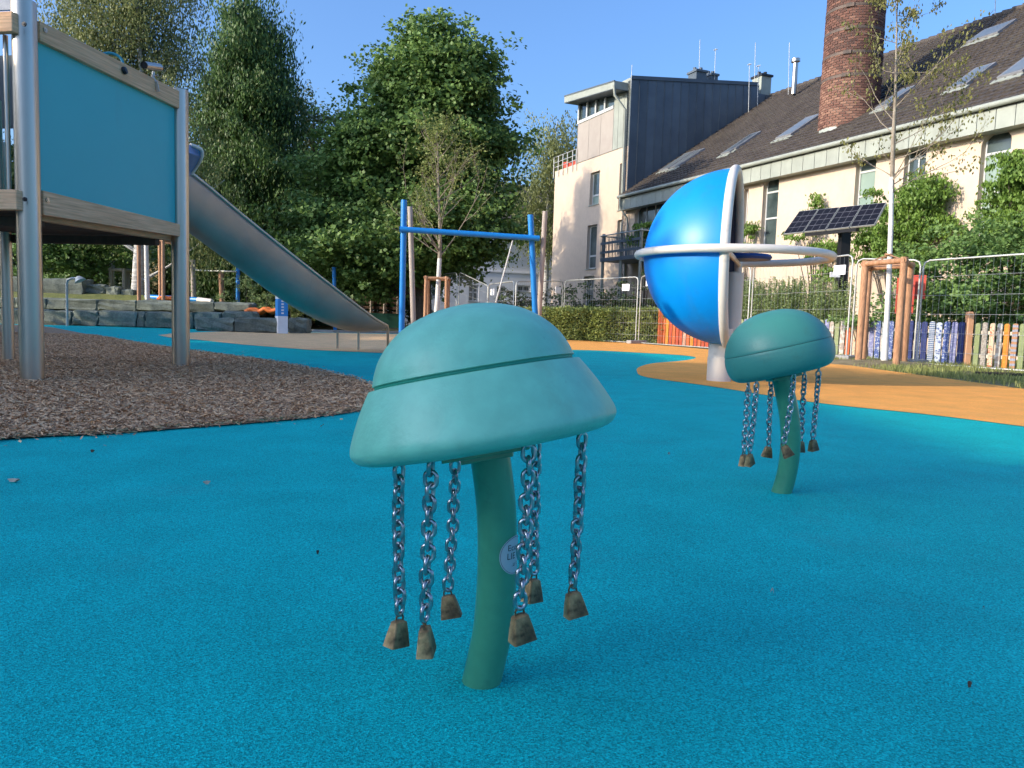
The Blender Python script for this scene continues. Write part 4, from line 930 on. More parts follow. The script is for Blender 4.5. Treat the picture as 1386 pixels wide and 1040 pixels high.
# ================================================================ PAINTED PICKET FENCE
def painted(name, base, marks=None, sc=18, thr=.55, kind='noise'):
    m = bpy.data.materials.new(name); m.use_nodes = True; N = m.node_tree.nodes; L = m.node_tree.links; b = N['Principled BSDF']; b.inputs['Roughness'].default_value = .65
    tc = N.new('ShaderNodeTexCoord'); oi = N.new('ShaderNodeObjectInfo'); ad = N.new('ShaderNodeVectorMath'); L.new(tc.outputs['Object'], ad.inputs[0])
    ml = N.new('ShaderNodeMath'); ml.operation = 'MULTIPLY'; ml.inputs[1].default_value = 37; L.new(oi.outputs['Random'], ml.inputs[0]); L.new(ml.outputs[0], ad.inputs[1])
    if kind == 'noise': tx = N.new('ShaderNodeTexNoise'); tx.inputs['Scale'].default_value = sc; tx.inputs['Distortion'].default_value = 1.5; o_ = tx.outputs[0]
    elif kind == 'dots': tx = N.new('ShaderNodeTexVoronoi'); tx.inputs['Scale'].default_value = sc; o_ = tx.outputs['Distance']
    else: tx = N.new('ShaderNodeTexWave'); tx.bands_direction = 'Z'; tx.inputs['Scale'].default_value = sc; tx.inputs['Distortion'].default_value = 2.5; o_ = tx.outputs['Fac']
    L.new(ad.outputs[0], tx.inputs['Vector'])
    mr = N.new('ShaderNodeMapRange'); mr.inputs[1].default_value = thr-.02; mr.inputs[2].default_value = thr+.04; L.new(o_, mr.inputs[0])
    mx = N.new('ShaderNodeMix'); mx.data_type = 'RGBA'; mx.inputs[6].default_value = (*base, 1); mx.inputs[7].default_value = (*(marks or base), 1)
    L.new(mr.outputs[0], mx.inputs[0]); L.new(mx.outputs[2], b.inputs['Base Color']); return m
PM = {'navy': painted('navy_paint', (0.014, 0.025, 0.115), (0.022, 0.043, 0.180)), 'bluesq': painted('blue_squiggle', (0.043, 0.079, 0.274), (0.396, 0.446, 0.540), 22, .56),
      'bluedot': painted('blue_dotted', (0.058, 0.094, 0.288), (0.432, 0.490, 0.562), 26, .42, 'dots'), 'bluestripe': painted('blue_striped', (0.072, 0.115, 0.245), (0.468, 0.504, 0.518), 7, .6, 'wave'),
      'lilac': painted('violet_paint', (0.173, 0.180, 0.360), (0.324, 0.346, 0.475), 15, .55), 'pale': painted('pale_blue_paint', (0.252, 0.302, 0.346), (0.396, 0.432, 0.446), 12, .5),
      'orange': painted('orange_paint', (0.576, 0.202, 0.022), (0.612, 0.245, 0.036), 10), 'green': painted('sage_paint', (0.216, 0.259, 0.115), (0.252, 0.288, 0.144), 8), 'grey': painted('grey_brown_paint', (0.252, 0.223, 0.194), (0.360, 0.331, 0.288), 30, .52, 'dots'),
      'cream': painted('cream_red_paint', (0.540, 0.432, 0.302), (0.468, 0.144, 0.072), 16, .57), 'collage': painted('collage_paint', (0.360, 0.288, 0.238), (0.518, 0.490, 0.432), 12, .5, 'dots'),
      'mix': painted('orange_blue_blocks', (0.396, 0.202, 0.101), (0.274, 0.288, 0.360), 3, .5, 'wave'), 'red': painted('red_paint', (0.432, 0.072, 0.029), (0.324, 0.050, 0.022), 20, .58), 'redorange': painted('vermilion_paint', (0.518, 0.122, 0.036), (0.396, 0.086, 0.029), 25, .6),
      'redpale': painted('faded_red_paint', (0.446, 0.194, 0.115), (0.504, 0.360, 0.288), 20, .5)}
PMESH = {}
def picket_mesh(mk, Wd=.085, Hh=.98):
    if (mk) in PMESH: return PMESH[mk]
    o_ = [Vector((-Wd/2, 0, 0)), Vector((Wd/2, 0, 0)), Vector((Wd/2, 0, Hh-.04))]+[Vector((Wd/2*math.cos(a), 0, Hh-.04+.04*math.sin(a))) for a in np.linspace(.3, math.pi-.3, 6)]+[Vector((-Wd/2, 0, Hh-.04))]
    mb = MB(); mb.prism(o_, (0, .02, 0)); me = mb.mesh('picket'); me.materials.append(PM[mk]); PMESH[mk] = me; return me
def run(pa_, pb_, n, kinds, par, h0, h1, gap=.78):
    e = (pb_-pa_); L_ = e.length; e.normalize(); rz = math.atan2(e.y, e.x)
    if rz > math.pi/2 or rz < -math.pi/2: pass
    for k in range(n):
        f = (k+.5)/n; p = pa_.lerp(pb_, f); s = (L_/n*gap)/.085; hh = (h0+(h1-h0)*f)/.98
        o = inst('picket', picket_mesh(kinds[k % len(kinds)]), par, (p.x, p.y, random.uniform(0, .02)), (0, random.uniform(-.012, .012), rz)); o.scale = (s, 1, hh*random.uniform(.985, 1.01))
    nv = Vector((-e.y, e.x, 0)); nv = nv if nv.y > 0 else -nv
    for h in (.25, .78):
        mb = MB(); mb.bar(pa_+nv*.045+Vector((0, 0, h*h0)), pb_+nv*.045+Vector((0, 0, h*h1)), .03, .07); mb.build('rail', M['fence_rail'], par)
M['fence_rail'] = mat('cream_rail', (.6, .52, .42), rough=.7)
k1, k2, k3, k4, k5 = G(895, 466.5), G(970, 472.5), G(1134, 482.5), G(1303, 495), G(1430, 505)
hz = lambda p, y: zup(p.x, p.y, y)
pf = thing('picket_fence', k2, 'red and orange painted picket fence section behind the blue half globe', 'picket fence', 'painted picket fence sections')
run(k1, k2, 15, ['redorange', 'orange', 'red', 'redorange', 'red', 'red', 'redpale'], pf, hz(k1, 430), hz(k2, 433))
a_ = Vector(k1); MB().box(a_+Vector((-.05, 0, .6)), (.13, .13, 1.2)).build('end_post', PM['redorange'], pf, bevel=.01)
pf2 = thing('picket_fence', (k2+k3)/2, 'mixed colour picket fence section behind the smaller jellyfish post', 'picket fence', 'painted picket fence sections')
run(k2, k3, 26, ['pale', 'red', 'grey', 'pale', 'orange', 'green', 'lilac', 'collage', 'green', 'cream', 'green', 'lilac', 'redorange', 'green', 'redpale', 'collage', 'red'], pf2, hz(k2, 433), hz(k3, 433))
pf3 = thing('picket_fence', (k3+k4)/2, 'blue patterned picket fence section behind the staked tree', 'picket fence', 'painted picket fence sections')
run(k3, k4, 19, ['collage', 'redorange', 'cream', 'red', 'bluedot', 'lilac', 'bluesq', 'pale', 'bluesq', 'pale', 'bluestripe', 'navy', 'bluesq', 'navy', 'bluestripe', 'bluedot', 'bluesq', 'lilac', 'navy'], pf3, hz(k3, 433), hz(k4, 437))
MB().prism([k4+Vector((.02, -.03, 0)), k4+Vector((.13, -.03, 0)), k4+Vector((.13, -.03, hz(k4, 425))), k4+Vector((.11, -.03, hz(k4, 422))), k4+Vector((.04, -.03, hz(k4, 422))), k4+Vector((.02, -.03, hz(k4, 425)))], (0, .12, 0)).build('fence_post', mat('orange_wood_post', (.72, .36, .18), (.8, .45, .25), rough=.7, vs=5), pf3, bevel=.01)
pf4 = thing('picket_fence', (k4+k5)/2, 'orange, green and cream picket fence section at the right edge', 'picket fence', 'painted picket fence sections')
run(k4+(k5-k4)*.1, k5, 11, ['green', 'grey', 'cream', 'collage', 'orange', 'mix', 'green', 'grey', 'orange'], pf4, hz(k4, 437), hz(k5, 440), .68)
gr = G(1372, 508, .02); mb = MB()
for k in range(12): mb.bar(gr+Vector((-.45+k*.08, -.2, .01)), gr+Vector((-.45+k*.08, .2, .01)), .02, .03)
mb.bar(gr+Vector((-.47, -.2, .01)), gr+Vector((.47, -.2, .01)), .03, .035); mb.bar(gr+Vector((-.47, .2, .01)), gr+Vector((.47, .2, .01)), .03, .035)
tag(mb.build('drain_grate', M['black'], None), 'dark metal grate in the grass before the orange pickets', 'grate')
# ================================================================ HEDGE, HERBS, SHRUBS
def hedge(label, xa, xb, ytop, Y0, Y1, th, n, m, size):
    a = at(xa, 440, Y0); b = at(xb, 440, Y1); za_, zb2 = zup(a.x, a.y, ytop[0]), zup(b.x, b.y, ytop[1])
    a.z = 0; b.z = 0; t = thing('hedge', (a+b)/2, label, 'hedge'); f = RNG.random(n); g = RNG.random(n)**1.6*th; h = 1-RNG.random(n)**1.5*.0-RNG.random(n)*1.0
    hh = RNG.random(n); e = np.array((b-a).normalized()); nv = np.array([-e[1], e[0], 0]); nv = nv if nv[1] > 0 else -nv
    top = RNG.random(n) < .3; hh[top] = 1-np.abs(RNG.normal(size=top.sum()))*.03; g[top] = RNG.random(top.sum())*th
    zz = (za_+(zb2-za_)*f)*hh*(1+.05*np.sin(f*60)*np.sin(f*23))
    P = np.array(a)[None]+np.outer(f, np.array(b-a))+nv[None]*g[:, None]; P[:, 2] = zz+.02; P += RNG.normal(size=P.shape)*.04
    leaves('foliage', P, size, m, t)
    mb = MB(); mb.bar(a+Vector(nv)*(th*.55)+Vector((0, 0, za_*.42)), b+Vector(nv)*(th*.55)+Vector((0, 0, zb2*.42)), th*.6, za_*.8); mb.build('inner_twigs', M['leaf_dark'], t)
hedge('clipped sunlit hedge behind the mesh fence, left of the blue half globe', 690, 905, (419, 421), 25.5, 22.6, 1.2, 26000, M['leaf_hedge'], .075)
bush('dark_shrub', 'dark low shrubs behind the clipped hedge', 'shrub', 29, [(715, 408, 26, 14), (750, 404, 22, 18), (780, 404, 22, 16), (815, 406, 22, 14), (845, 410, 20, 16), (880, 400, 26, 28), (905, 395, 20, 30)], 2600, .12, M['leaf_dark'], sig=.2)
n = 62000; hb_a, hb_b = at(1000, 440, 20.5), at(1156, 440, 18.2)
t = thing('herb_bed', ((hb_a.x+hb_b.x)/2, 19.4, 0), 'bed of tall feathery green herbs behind the multicoloured pickets', 'plants')
ns2 = 420; f = RNG.random(ns2); sx = hb_a.x+(hb_b.x-hb_a.x)*f; sy = hb_a.y+(hb_b.y-hb_a.y)*f+RNG.uniform(-.1, 1.3, ns2)
hh = np.array([zup(x, y, 385) for x, y in zip(sx, sy)])*RNG.uniform(.72, 1.12, ns2)
k = n//ns2; u = RNG.random((ns2, k)); P = np.stack([sx[:, None]+RNG.normal(size=(ns2, k))*.07*(1.15-u), sy[:, None]+RNG.normal(size=(ns2, k))*.07*(1.15-u), hh[:, None]*u**.8], 2).reshape(-1, 3)
leaves('foliage', P, .065, M['leaf_herb'], t, asp=.32)
mb = MB()
for i in range(ns2): mb.tube([(sx[i], sy[i], 0), (sx[i], sy[i], hh[i]*.97)], [.008, .003], 3, cap=False)
mb.build('stem', M['leaf_herb'], t, fix=False)
bush('leafy_shrub', 'large leafy green shrub mass behind the blue and orange pickets', 'shrub', 17.3, [(1262, 385, 36, 40), (1300, 370, 40, 45), (1345, 362, 40, 50), (1392, 365, 40, 50), (1440, 370, 40, 50), (1240, 420, 30, 26), (1290, 415, 40, 30), (1340, 420, 44, 34), (1390, 425, 40, 34), (1330, 335, 22, 24), (1375, 325, 24, 26)],
     7500, .095, M['leaf_shrub'], sig=.16, shell=.6)
bush('leafy_shrub', 'low green bush behind the staked tree by the red cloth', 'shrub', 17.2, [(1190, 425, 24, 20), (1215, 430, 18, 18), (1165, 432, 14, 14)], 5000, .08, M['leaf_shrub'], sig=.12)
# ================================================================ LONG WING WITH TILED ROOF
D0 = Vector((12.6, 19.0, 0)); du = Vector((-.4, .9165, 0)).normalized(); dn = Vector((-du.y, du.x, 0))  # outward, towards sun/camera
if dn.y > 0: dn = -dn
def FW(u, w, z): return D0+du*u+dn*w+Vector((0, 0, z))
def uz(px, py, w=0.0):
    p = onp(px, py, D0+dn*w, dn); return (p-D0).dot(du), p.z
uE = uz(848, 262)[0]; corner = FW(uE, 0, 0)
BLD = thing('long_wing_building', FW(uE/2, 0, 0), 'long cream building with dark tiled roof, skylights, arched windows and zinc fascia', 'building')
UR = -7.0
z_e0 = uz(1386, 137, .35)[1]; z_e1 = uz(860, 259, .35)[1]; zE = (z_e0+z_e1)/2
zf0 = uz(1386, 171, .35)[1]; zf1 = uz(860, 279, .35)[1]; zF = (zf0+zf1)/2
def wall_grid(mb, P, u0, u1, z0, z1, ops, rev=.2):
    us = sorted(set([u0, u1]+[o[0] for o in ops]+[o[1] for o in ops])); zs = sorted(set([z0, z1]+[o[2] for o in ops]+[o[3] for o in ops]))
    for i in range(len(us)-1):
        for j in range(len(zs)-1):
            uc, zc = (us[i]+us[i+1])/2, (zs[j]+zs[j+1])/2
            if any(o[0] < uc < o[1] and o[2] < zc < o[3] for o in ops): continue
            mb.poly([P(us[i], 0, zs[j]), P(us[i+1], 0, zs[j]), P(us[i+1], 0, zs[j+1]), P(us[i], 0, zs[j+1])])
    for (a, b, c, d, arch) in ops:
        mb.poly([P(a, 0, c), P(a, -rev, c), P(a, -rev, d), P(a, 0, d)]); mb.poly([P(b, 0, c), P(b, -rev, c), P(b, -rev, d), P(b, 0, d)])
        mb.poly([P(a, 0, c), P(b, 0, c), P(b, -rev, c), P(a, -rev, c)]); mb.poly([P(a, 0, d), P(b, 0, d), P(b, -rev, d), P(a, -rev, d)])
        if arch:
            k = 10; m_ = (a+b)/2; hw = (b-a)/2
            A = [(m_-hw*math.cos(math.pi*q/k), d-arch+arch*math.sin(math.pi*q/k)) for q in range(k+1)]
            for q in range(k): mb.poly([P(A[q][0], -.01, A[q][1]), P(A[q+1][0], -.01, A[q+1][1]), P(A[q+1][0], -.01, d), P(A[q][0], -.01, d)])
            for q in range(k): mb.poly([P(A[q][0], -.01, A[q][1]), P(A[q+1][0], -.01, A[q+1][1]), P(A[q+1][0], -rev, A[q+1][1]), P(A[q][0], -rev, A[q][1])])
def add_window(P, o, par, bars=1, trans=None, rev=.2, fm='frame', pm='glass', ft=.05, low='glass', sill=True):
    a, b, c, d, arch = o; mb = MB(); w = -rev+.04
    def bar(u0, u1, z0, z1, dd=.05):
        A = [P(u0, w, z0), P(u1, w, z0), P(u1, w, z1), P(u0, w, z1)]; ex = P(0, -dd, 0)-P(0, 0, 0); mb.prism(A, ex)
    bar(a+.002, a+ft, c+.002, d-.002); bar(b-ft, b-.002, c+.002, d-.002); bar(a+ft, b-ft, c+.002, c+ft); bar(a+ft, b-ft, d-ft, d-.002)
    for k in range(bars):
        uu = a+(b-a)*(k+1)/(bars+1); bar(uu-ft*.45, uu+ft*.45, c+ft, d-ft)
    zs = trans or []
    for z in zs: bar(a+ft, b-ft, z-ft*.6, z+ft*.6, .06)
    wo = mb.build('window', M[fm], par)
    e = P(0, -.012, 0)-P(0, 0, 0); zz = [c+ft*.5]+sorted(zs)+[d-ft*.5]
    for i in range(len(zz)-1):
        kind = low if i < len(zz)-2 else pm
        MB().prism([P(a+.01, w-.03, zz[i]+.004), P(b-.01, w-.03, zz[i]+.004), P(b-.01, w-.03, zz[i+1]-.004), P(a+.01, w-.03, zz[i+1]-.004)], e).build('pane', M[kind], wo)
    if sill:
        A = [P(a-.05, .05, c-.04), P(b+.05, .05, c-.04), P(b+.05, .05, c-.002), P(a-.05, .05, c-.002)]; MB().prism(A, P(0, -.2, 0)-P(0, 0, 0)).build('sill', M['zinc_light'], wo)
    return wo
def opening(x0, x1, ym, yt, yb, arch=0):
    ua, ub = uz(x1, ym)[0], uz(x0, ym)[0]; xm = (x0+x1)/2; return (min(ua, ub), max(ua, ub), uz(xm, yb)[1], uz(xm, yt)[1], arch)
ops = [opening(858, 906, 320, 270, 345, .5), opening(1004.5, 1011, 300, 256, 334, .1), opening(1031, 1052, 290, 241, 334, .22), opening(1157, 1184, 250, 214, 300, .2), opening(1223, 1252, 235, 194, 290, .3), opening(1325, 1365, 240, 178, 318, .3)]
ops.append((-3.2, -2.0, ops[5][2], ops[5][3], .3)); ops.append((-5.6, -4.5, ops[5][2], ops[5][3], .3))
mb = MB(); wall_grid(mb, FW, UR, uE, 0, zE, ops)
mb.poly([FW(UR, 0, 0), FW(UR, -17, 0), FW(UR, -17, zE), FW(UR, 0, zE)]); mb.poly([FW(UR, -17, 0), FW(uE, -17, 0), FW(uE, -17, zE), FW(UR, -17, zE)])
mb.poly([FW(UR, -.3, 0), FW(uE, -.3, 0), FW(uE, -.3, zE), FW(UR, -.3, zE)])
mb.build('wall', M['cream'], BLD, fix=False)
for i, o in enumerate(ops):
    h = o[3]-o[2]; add_window(FW, o, BLD, bars=(3, 0, 0, 0, 1, 0, 0, 0)[i], trans=[o[2]+h*(.55 if i == 0 else .42), o[2]+h*.80] if i != 0 else [o[2]+h*.5], low='blind' if i in (3, 5, 6) else 'glass')
# roof planes
ge = -dn                                    # from the facade inwards
pg = onp(1045, 131, corner, du); wr = (pg-corner).dot(ge); zR = pg.z
ov = .42
slope = (zR-zE)/(wr+ov)
def RF(u, s, lift=0):                       # s: 0 at eave .. 1 at ridge
    return FW(u, ov-s*(wr+ov), zE+s*(zR-zE)+lift)
mb = MB(); mb.prism([RF(UR, 0, -.12), RF(uE+.0, 0, -.12), RF(uE+.0, 1, -.12), RF(UR, 1, -.12)], (0, 0, .1)); 
def RB(u, s, lift=0): return FW(u, -wr-s*(wr), zR-s*(zR-zE)+lift)
mb.prism([RB(UR, 0, -.12), RB(uE, 0, -.12), RB(uE, 1, -.12), RB(UR, 1, -.12)], (0, 0, .11)); mb.build('roof', M['tile'], BLD)
# every tile is its own sloping lip
nrow, ncol = 34, 104; V = []; rnr = RNG.random((nrow, ncol))
rn = (RF(0, 0)-RF(1, 0)).cross(RF(0, 1)-RF(0, 0)).normalized(); rn = rn if rn.z > 0 else -rn
U_ = np.linspace(UR, uE, ncol+1); val = []
for r in range(nrow):
    s0, s1 = r/nrow, (r+1.12)/nrow
    for c in range(ncol):
        u0, u1 = U_[c]+.006+(.5*(U_[1]-U_[0]) if r % 2 else 0), U_[c+1]-.006+(.5*(U_[1]-U_[0]) if r % 2 else 0)
        u1 = min(u1, uE); s1 = min(s1, 1)
        if u1 <= u0: continue
        h1 = .05+.012*rnr[r, c]; um = (u0+u1)/2
        a, m1, b_ = RF(u0, s0)+rn*h1, RF(um, s0)+rn*(h1+.03), RF(u1, s0)+rn*(h1-.01)
        a2, m2, b2 = RF(u0, s1)+rn*.01, RF(um, s1)+rn*.03, RF(u1, s1)+rn*.005
        V += [a, m1, m2, a2, m1, b_, b2, m2, RF(u0, s0), RF(um, s0), m1, a, RF(um, s0), RF(u1, s0), b_, m1]; val += [rnr[r, c]]*16
V = np.array([tuple(v) for v in V]); F = np.arange(len(V)).reshape(-1, 4)
tag(raw_mesh('roof_tile', V, F, np.array(val), M['tile'], BLD), kind='stuff')
mb = MB()
for c in range(70):
    u = UR+(uE-UR)*c/70; mb.tube([FW(u, -wr, zR+.02), FW(u+(uE-UR)/70+.05, -wr, zR+.05)], [.1, .13], 8)
tag(mb.build('ridge_tile', M['tile'], BLD, smooth=50), kind='stuff')
# gutter and fascia panels
mb = MB(); mb.tube([FW(UR, ov+.06, zE-.03), FW(uE-.05, ov+.06, zE-.03)], .075, 12); mb.build('gutter', M['zinc_light'], BLD, smooth=50)
nf = 52
for k in range(nf):
    u0 = UR+(uE-UR)*k/nf; u1 = UR+(uE-UR)*(k+1)/nf-.018
    MB().prism([FW(u0, ov-.03, zF), FW(u1, ov-.03, zF), FW(u1, ov-.03, zE-.09), FW(u0, ov-.03, zE-.09)], -dn*.03).build('fascia_panel', M['zinc_light'], BLD)
MB().prism([FW(UR, ov-.065, zF+.004), FW(uE, ov-.065, zF+.004), FW(uE, -.02, zF+.004), FW(UR, -.02, zF+.004)], (0, 0, .03)).build('soffit', M['zinc_light'], BLD)
# skylights
rP = RF(0, 0); 
def roofpt(x, y): return onp(x, y, rP, rn)
def skylight(q, m='glass', frame='frame_d'):
    pts = [roofpt(*p) for p in q]
    # make it a true rectangle in roof axes
    sdir = (RF(0, 1)-RF(0, 0)).normalized(); us = [(p-rP).dot(du) for p in pts]; ss = [(p-rP).dot(sdir) for p in pts]
    us.sort(); ss.sort(); u0, u1, s0, s1 = (us[0]+us[1])/2, (us[2]+us[3])/2, (ss[0]+ss[1])/2, (ss[2]+ss[3])/2
    R4 = lambda a, b, h: rP+du*a+sdir*b+rn*h
    MB().prism([R4(u0, s0, .03), R4(u1, s0, .03), R4(u1, s1, .03), R4(u0, s1, .03)], rn*.10).build('skylight', M[frame], BLD)
    o = BLD.children[-1] if False else None
    MB().prism([R4(u0+.07, s0+.08, .132), R4(u1-.07, s0+.08, .132), R4(u1-.07, s1-.08, .132), R4(u0+.07, s1-.08, .132)], rn*.006).build('skylight_pane', M[m], BLD)
    MB().prism([R4(u0-.08, s0-.22, .04), R4(u1+.08, s0-.22, .04), R4(u1+.08, s0, .04), R4(u0-.08, s0, .04)], rn*.03).build('skylight_flashing', M['zinc_light'], BLD)
Z1 = lambda x, y: (1000+x/3.586, y/3.586)
Z7 = lambda x, y: (740+x/4.62, 60+y/4.62)
M['sky_glass'] = mat('roof_window_glass', (.10, .12, .13), (.15, .17, .18), rough=.3, spec=1, vs=1)
skylight([Z1(1140, 205), Z1(1270, 180), Z1(1345, 102), Z1(1160, 182)], 'sky_glass')
skylight([Z1(1030, 442), Z1(1108, 432), Z1(1248, 322), Z1(1150, 352)], 'sky_glass')
skylight([Z1(1275, 390), Z1(1400, 362), Z1(1500, 265), Z1(1384, 300)], 'sky_glass')
skylight([Z1(212, 678), Z1(268, 665), Z1(388, 572), Z1(310, 590)], 'sky_glass')
skylight([Z1(-30, 745), Z1(10, 720), Z1(92, 655), Z1(40, 672)], 'sky_glass')
skylight([Z1(668, 542), Z1(720, 530), Z1(868, 430), Z1(800, 450)], 'sky_glass')
skylight([Z7(730, 800), Z7(790, 785), Z7(905, 690), Z7(860, 700)], 'sky_glass'); skylight([Z7(797, 783), Z7(838, 772), Z7(985, 668), Z7(915, 688)], 'sky_glass')
skylight([Z7(1110, 700), Z7(1165, 684), Z7(1318, 570), Z7(1262, 585)], 'sky_glass')
# ================================================================ BRICK CHIMNEY
cbp = roofpt(1148, 167); hd_ = Vector((cbp.x, cbp.y, 0)).normalized(); dist = Vector((cbp.x, cbp.y, 0)).length
rc_ = 36.5/FP*(cbp.y+1)*1.0; cc = cbp+hd_*rc_*.9; zt_ = zup(cc.x, cc.y, -190)
CH = thing('brick_chimney', (cc.x, cc.y, cbp.z-.6), 'tall round red brick factory chimney with iron bands rising from the tiled roof', 'chimney')
mb = MB(); mb.lathe([(rc_*1.0, cbp.z-1.2), (rc_*.9, zt_), (rc_*.75, zt_), (rc_*.75, zt_-.5), (.001, zt_-.5)], (cc.x, cc.y, 0), None, 48); mb.build('core', M['mortar'], CH, smooth=30)
bh = .082; nb = int(2*math.pi*rc_/.20); V = []; val = []; z = cbp.z-1.1; row = 0
while z < zt_-.05:
    rr = rc_*(1-.1*(z-cbp.z+1.2)/(zt_-cbp.z+1.2))
    for k in range(nb):
        a0 = 2*math.pi*(k+.06+(.5 if row % 2 else 0))/nb; a1 = 2*math.pi*(k+.94+(.5 if row % 2 else 0))/nb
        ro = rr+.018+random.uniform(0, .012); ri_ = rr-.01
        c_ = lambda a, r, zz: (cc.x+r*math.cos(a), cc.y+r*math.sin(a), zz)
        z0, z1 = z, z+bh-.016
        o4 = [c_(a0, ro, z0), c_(a1, ro, z0), c_(a1, ro, z1), c_(a0, ro, z1)]; i4 = [c_(a0, ri_, z0), c_(a1, ri_, z0), c_(a1, ri_, z1), c_(a0, ri_, z1)]
        V += o4+[o4[0], o4[1], i4[1], i4[0]]+[o4[3], o4[2], i4[2], i4[3]]+[o4[0], o4[3], i4[3], i4[0]]+[o4[1], o4[2], i4[2], i4[1]]
        val += [min(1, max(0, random.gauss(.5+.25*math.sin(z*1.3+a0), .2)))]*20
    z += bh; row += 1
V = np.array(V); tag(raw_mesh('brick', V, np.arange(len(V)).reshape(-1, 4), np.array(val), M['brick'], CH), kind='stuff')
for yb_ in (20, 50, 82, 112, -30, -70):
    zb3 = zup(cc.x, cc.y, yb_); rr = rc_*(1-.1*(zb3-cbp.z+1.2)/(zt_-cbp.z+1.2))+.035
    mb = MB(); mb.lathe([(rr-.02, zb3-.05), (rr, zb3-.045), (rr, zb3+.045), (rr-.02, zb3+.05)], (cc.x, cc.y, 0), None, 48)
    mb.box((cc.x-rr*.55, cc.y-rr*.84, zb3), (.25, .06, .12), Matrix.Rotation(-.55, 3, 'Z')); mb.build('iron_band', M['iron'], CH, smooth=30)
mb = MB(); mb.lathe([(rc_*1.12, cbp.z-1.4), (rc_*1.08, cbp.z-.25), (rc_*1.0, cbp.z-.05)], (cc.x, cc.y, 0), None, 32); mb.build('lead_flashing', M['zinc_light'], CH, smooth=30)
# ================================================================ APARTMENT BLOCK
uA = uE; uL = uz(749, 300)[0]; zW = (uz(858, 196)[1]+uz(783, 220)[1])/2; uZ = uz(781, 200)[0]
APT = thing('apartment_block', FW((uA+uL)/2, 0, 0), 'three storey cream block with zinc-clad top floor, sloping eave and dark side wall', 'building')
aops = [opening(798.5, 811, 255, 233, 277), opening(838, 846, 250, 221, 284), opening(794, 807, 340, 305, 364), opening(835, 842, 320, 298, 330), opening(790, 804, 390, 374, 425)]
mb = MB(); wall_grid(mb, FW, uA+.02, uL, 0, zW, aops)
mb.poly([FW(uL, 0, 0), FW(uL, -9, 0), FW(uL, -9, zW), FW(uL, 0, zW)]); mb.poly([FW(uA+.02, -.3, 0), FW(uL, -.3, 0), FW(uL, -.3, zW), FW(uA+.02, -.3, zW)])
mb.poly([FW(uA+.02, 0, zW), FW(uL, 0, zW), FW(uL, -9, zW), FW(uA+.02, -9, zW)])
mb.build('wall', M['cream'], APT, fix=False)
for i, o in enumerate(aops): add_window(FW, o, APT, bars=0, trans=[o[2]+(o[3]-o[2])*.3] if i in (0, 2) else None, low='blind' if i < 2 else 'glass', pm='blind' if i in (1,) else 'glass', ft=.07, fm='frame')
# zinc storey panels
zr_r = uz(852, 122)[1]; zr_l = uz(781, 143)[1]
def ztop(u): return zr_r+(zr_l-zr_r)*(u-uA)/(uZ-uA)
seg = [uA+.02+(uZ-uA-.02)*q for q in (0, .10, .2, .3, .41, .52)]
wz0 = uz(827, 150)[0]
us_ = [uA+.03]+[uz(x, 180)[0] for x in (850, 843, 836, 829.5)]
us_.append(uZ)
for k in range(4):
    u0, u1 = us_[k], us_[k+1]-.02
    MB().prism([FW(u0, -.03, zW+.03), FW(u1, -.03, zW+.03), FW(u1, -.03, ztop(u1)), FW(u0, -.03, ztop(u0))], dn*.03).build('zinc_panel', M['zinc_light'], APT)
zwl, zwr = uz(784, 168)[1], uz(827, 149)[1]
ua_, ub_ = us_[4], uZ
for k in range(3):
    f0, f1 = k/3, (k+1)/3; u0, u1 = ua_+(ub_-ua_)*f0, ua_+(ub_-ua_)*f1-.02; zz = lambda u: zwr+(zwl-zwr)*(u-ua_)/(ub_-ua_)
    MB().prism([FW(u0, -.03, zW+.03), FW(u1, -.03, zW+.03), FW(u1, -.03, zz(u1)), FW(u0, -.03, zz(u0))], dn*.03).build('cladding_panel', M['clad'], APT)
for k in range(4):
    u0, u1 = ua_+(ub_-ua_)*(k/4+.02), ua_+(ub_-ua_)*((k+1)/4-.02)
    MB().prism([FW(u0+.04, -.1, zz(u0)+.17), FW(u1-.04, -.1, zz(u1)+.17), FW(u1-.04, -.1, ztop(u1)), FW(u0+.04, -.1, ztop(u0))], dn*.02).build('pane', M['glass'], APT)
    MB().prism([FW(u1-.03, -.05, zz(u1)+.16), FW(u1+.09, -.05, zz(u1)+.16), FW(u1+.09, -.05, ztop(u1)), FW(u1-.03, -.05, ztop(u1))], dn*.08).build('mullion', M['frame'], APT)
MB().prism([FW(ua_, 0, zz(ua_)+.0), FW(ub_, 0, zz(ub_)), FW(ub_, 0, zz(ub_)+.15), FW(ua_, 0, zz(ua_)+.15)], dn*.04).build('window_band', M['frame'], APT)
mb = MB(); mb.poly([FW(uZ+.0, 0, zW), FW(uZ, -8.5, zW), FW(uZ, -8.5, ztop(uZ)), FW(uZ, 0, ztop(uZ))]); mb.poly([FW(uA, -.25, zW), FW(uZ, -.25, zW), FW(uZ, -.25, ztop(uZ)-.02), FW(uA, -.25, ztop(uA)-.02)])
mb.build('side_wall', M['zinc_light'], APT, fix=False)
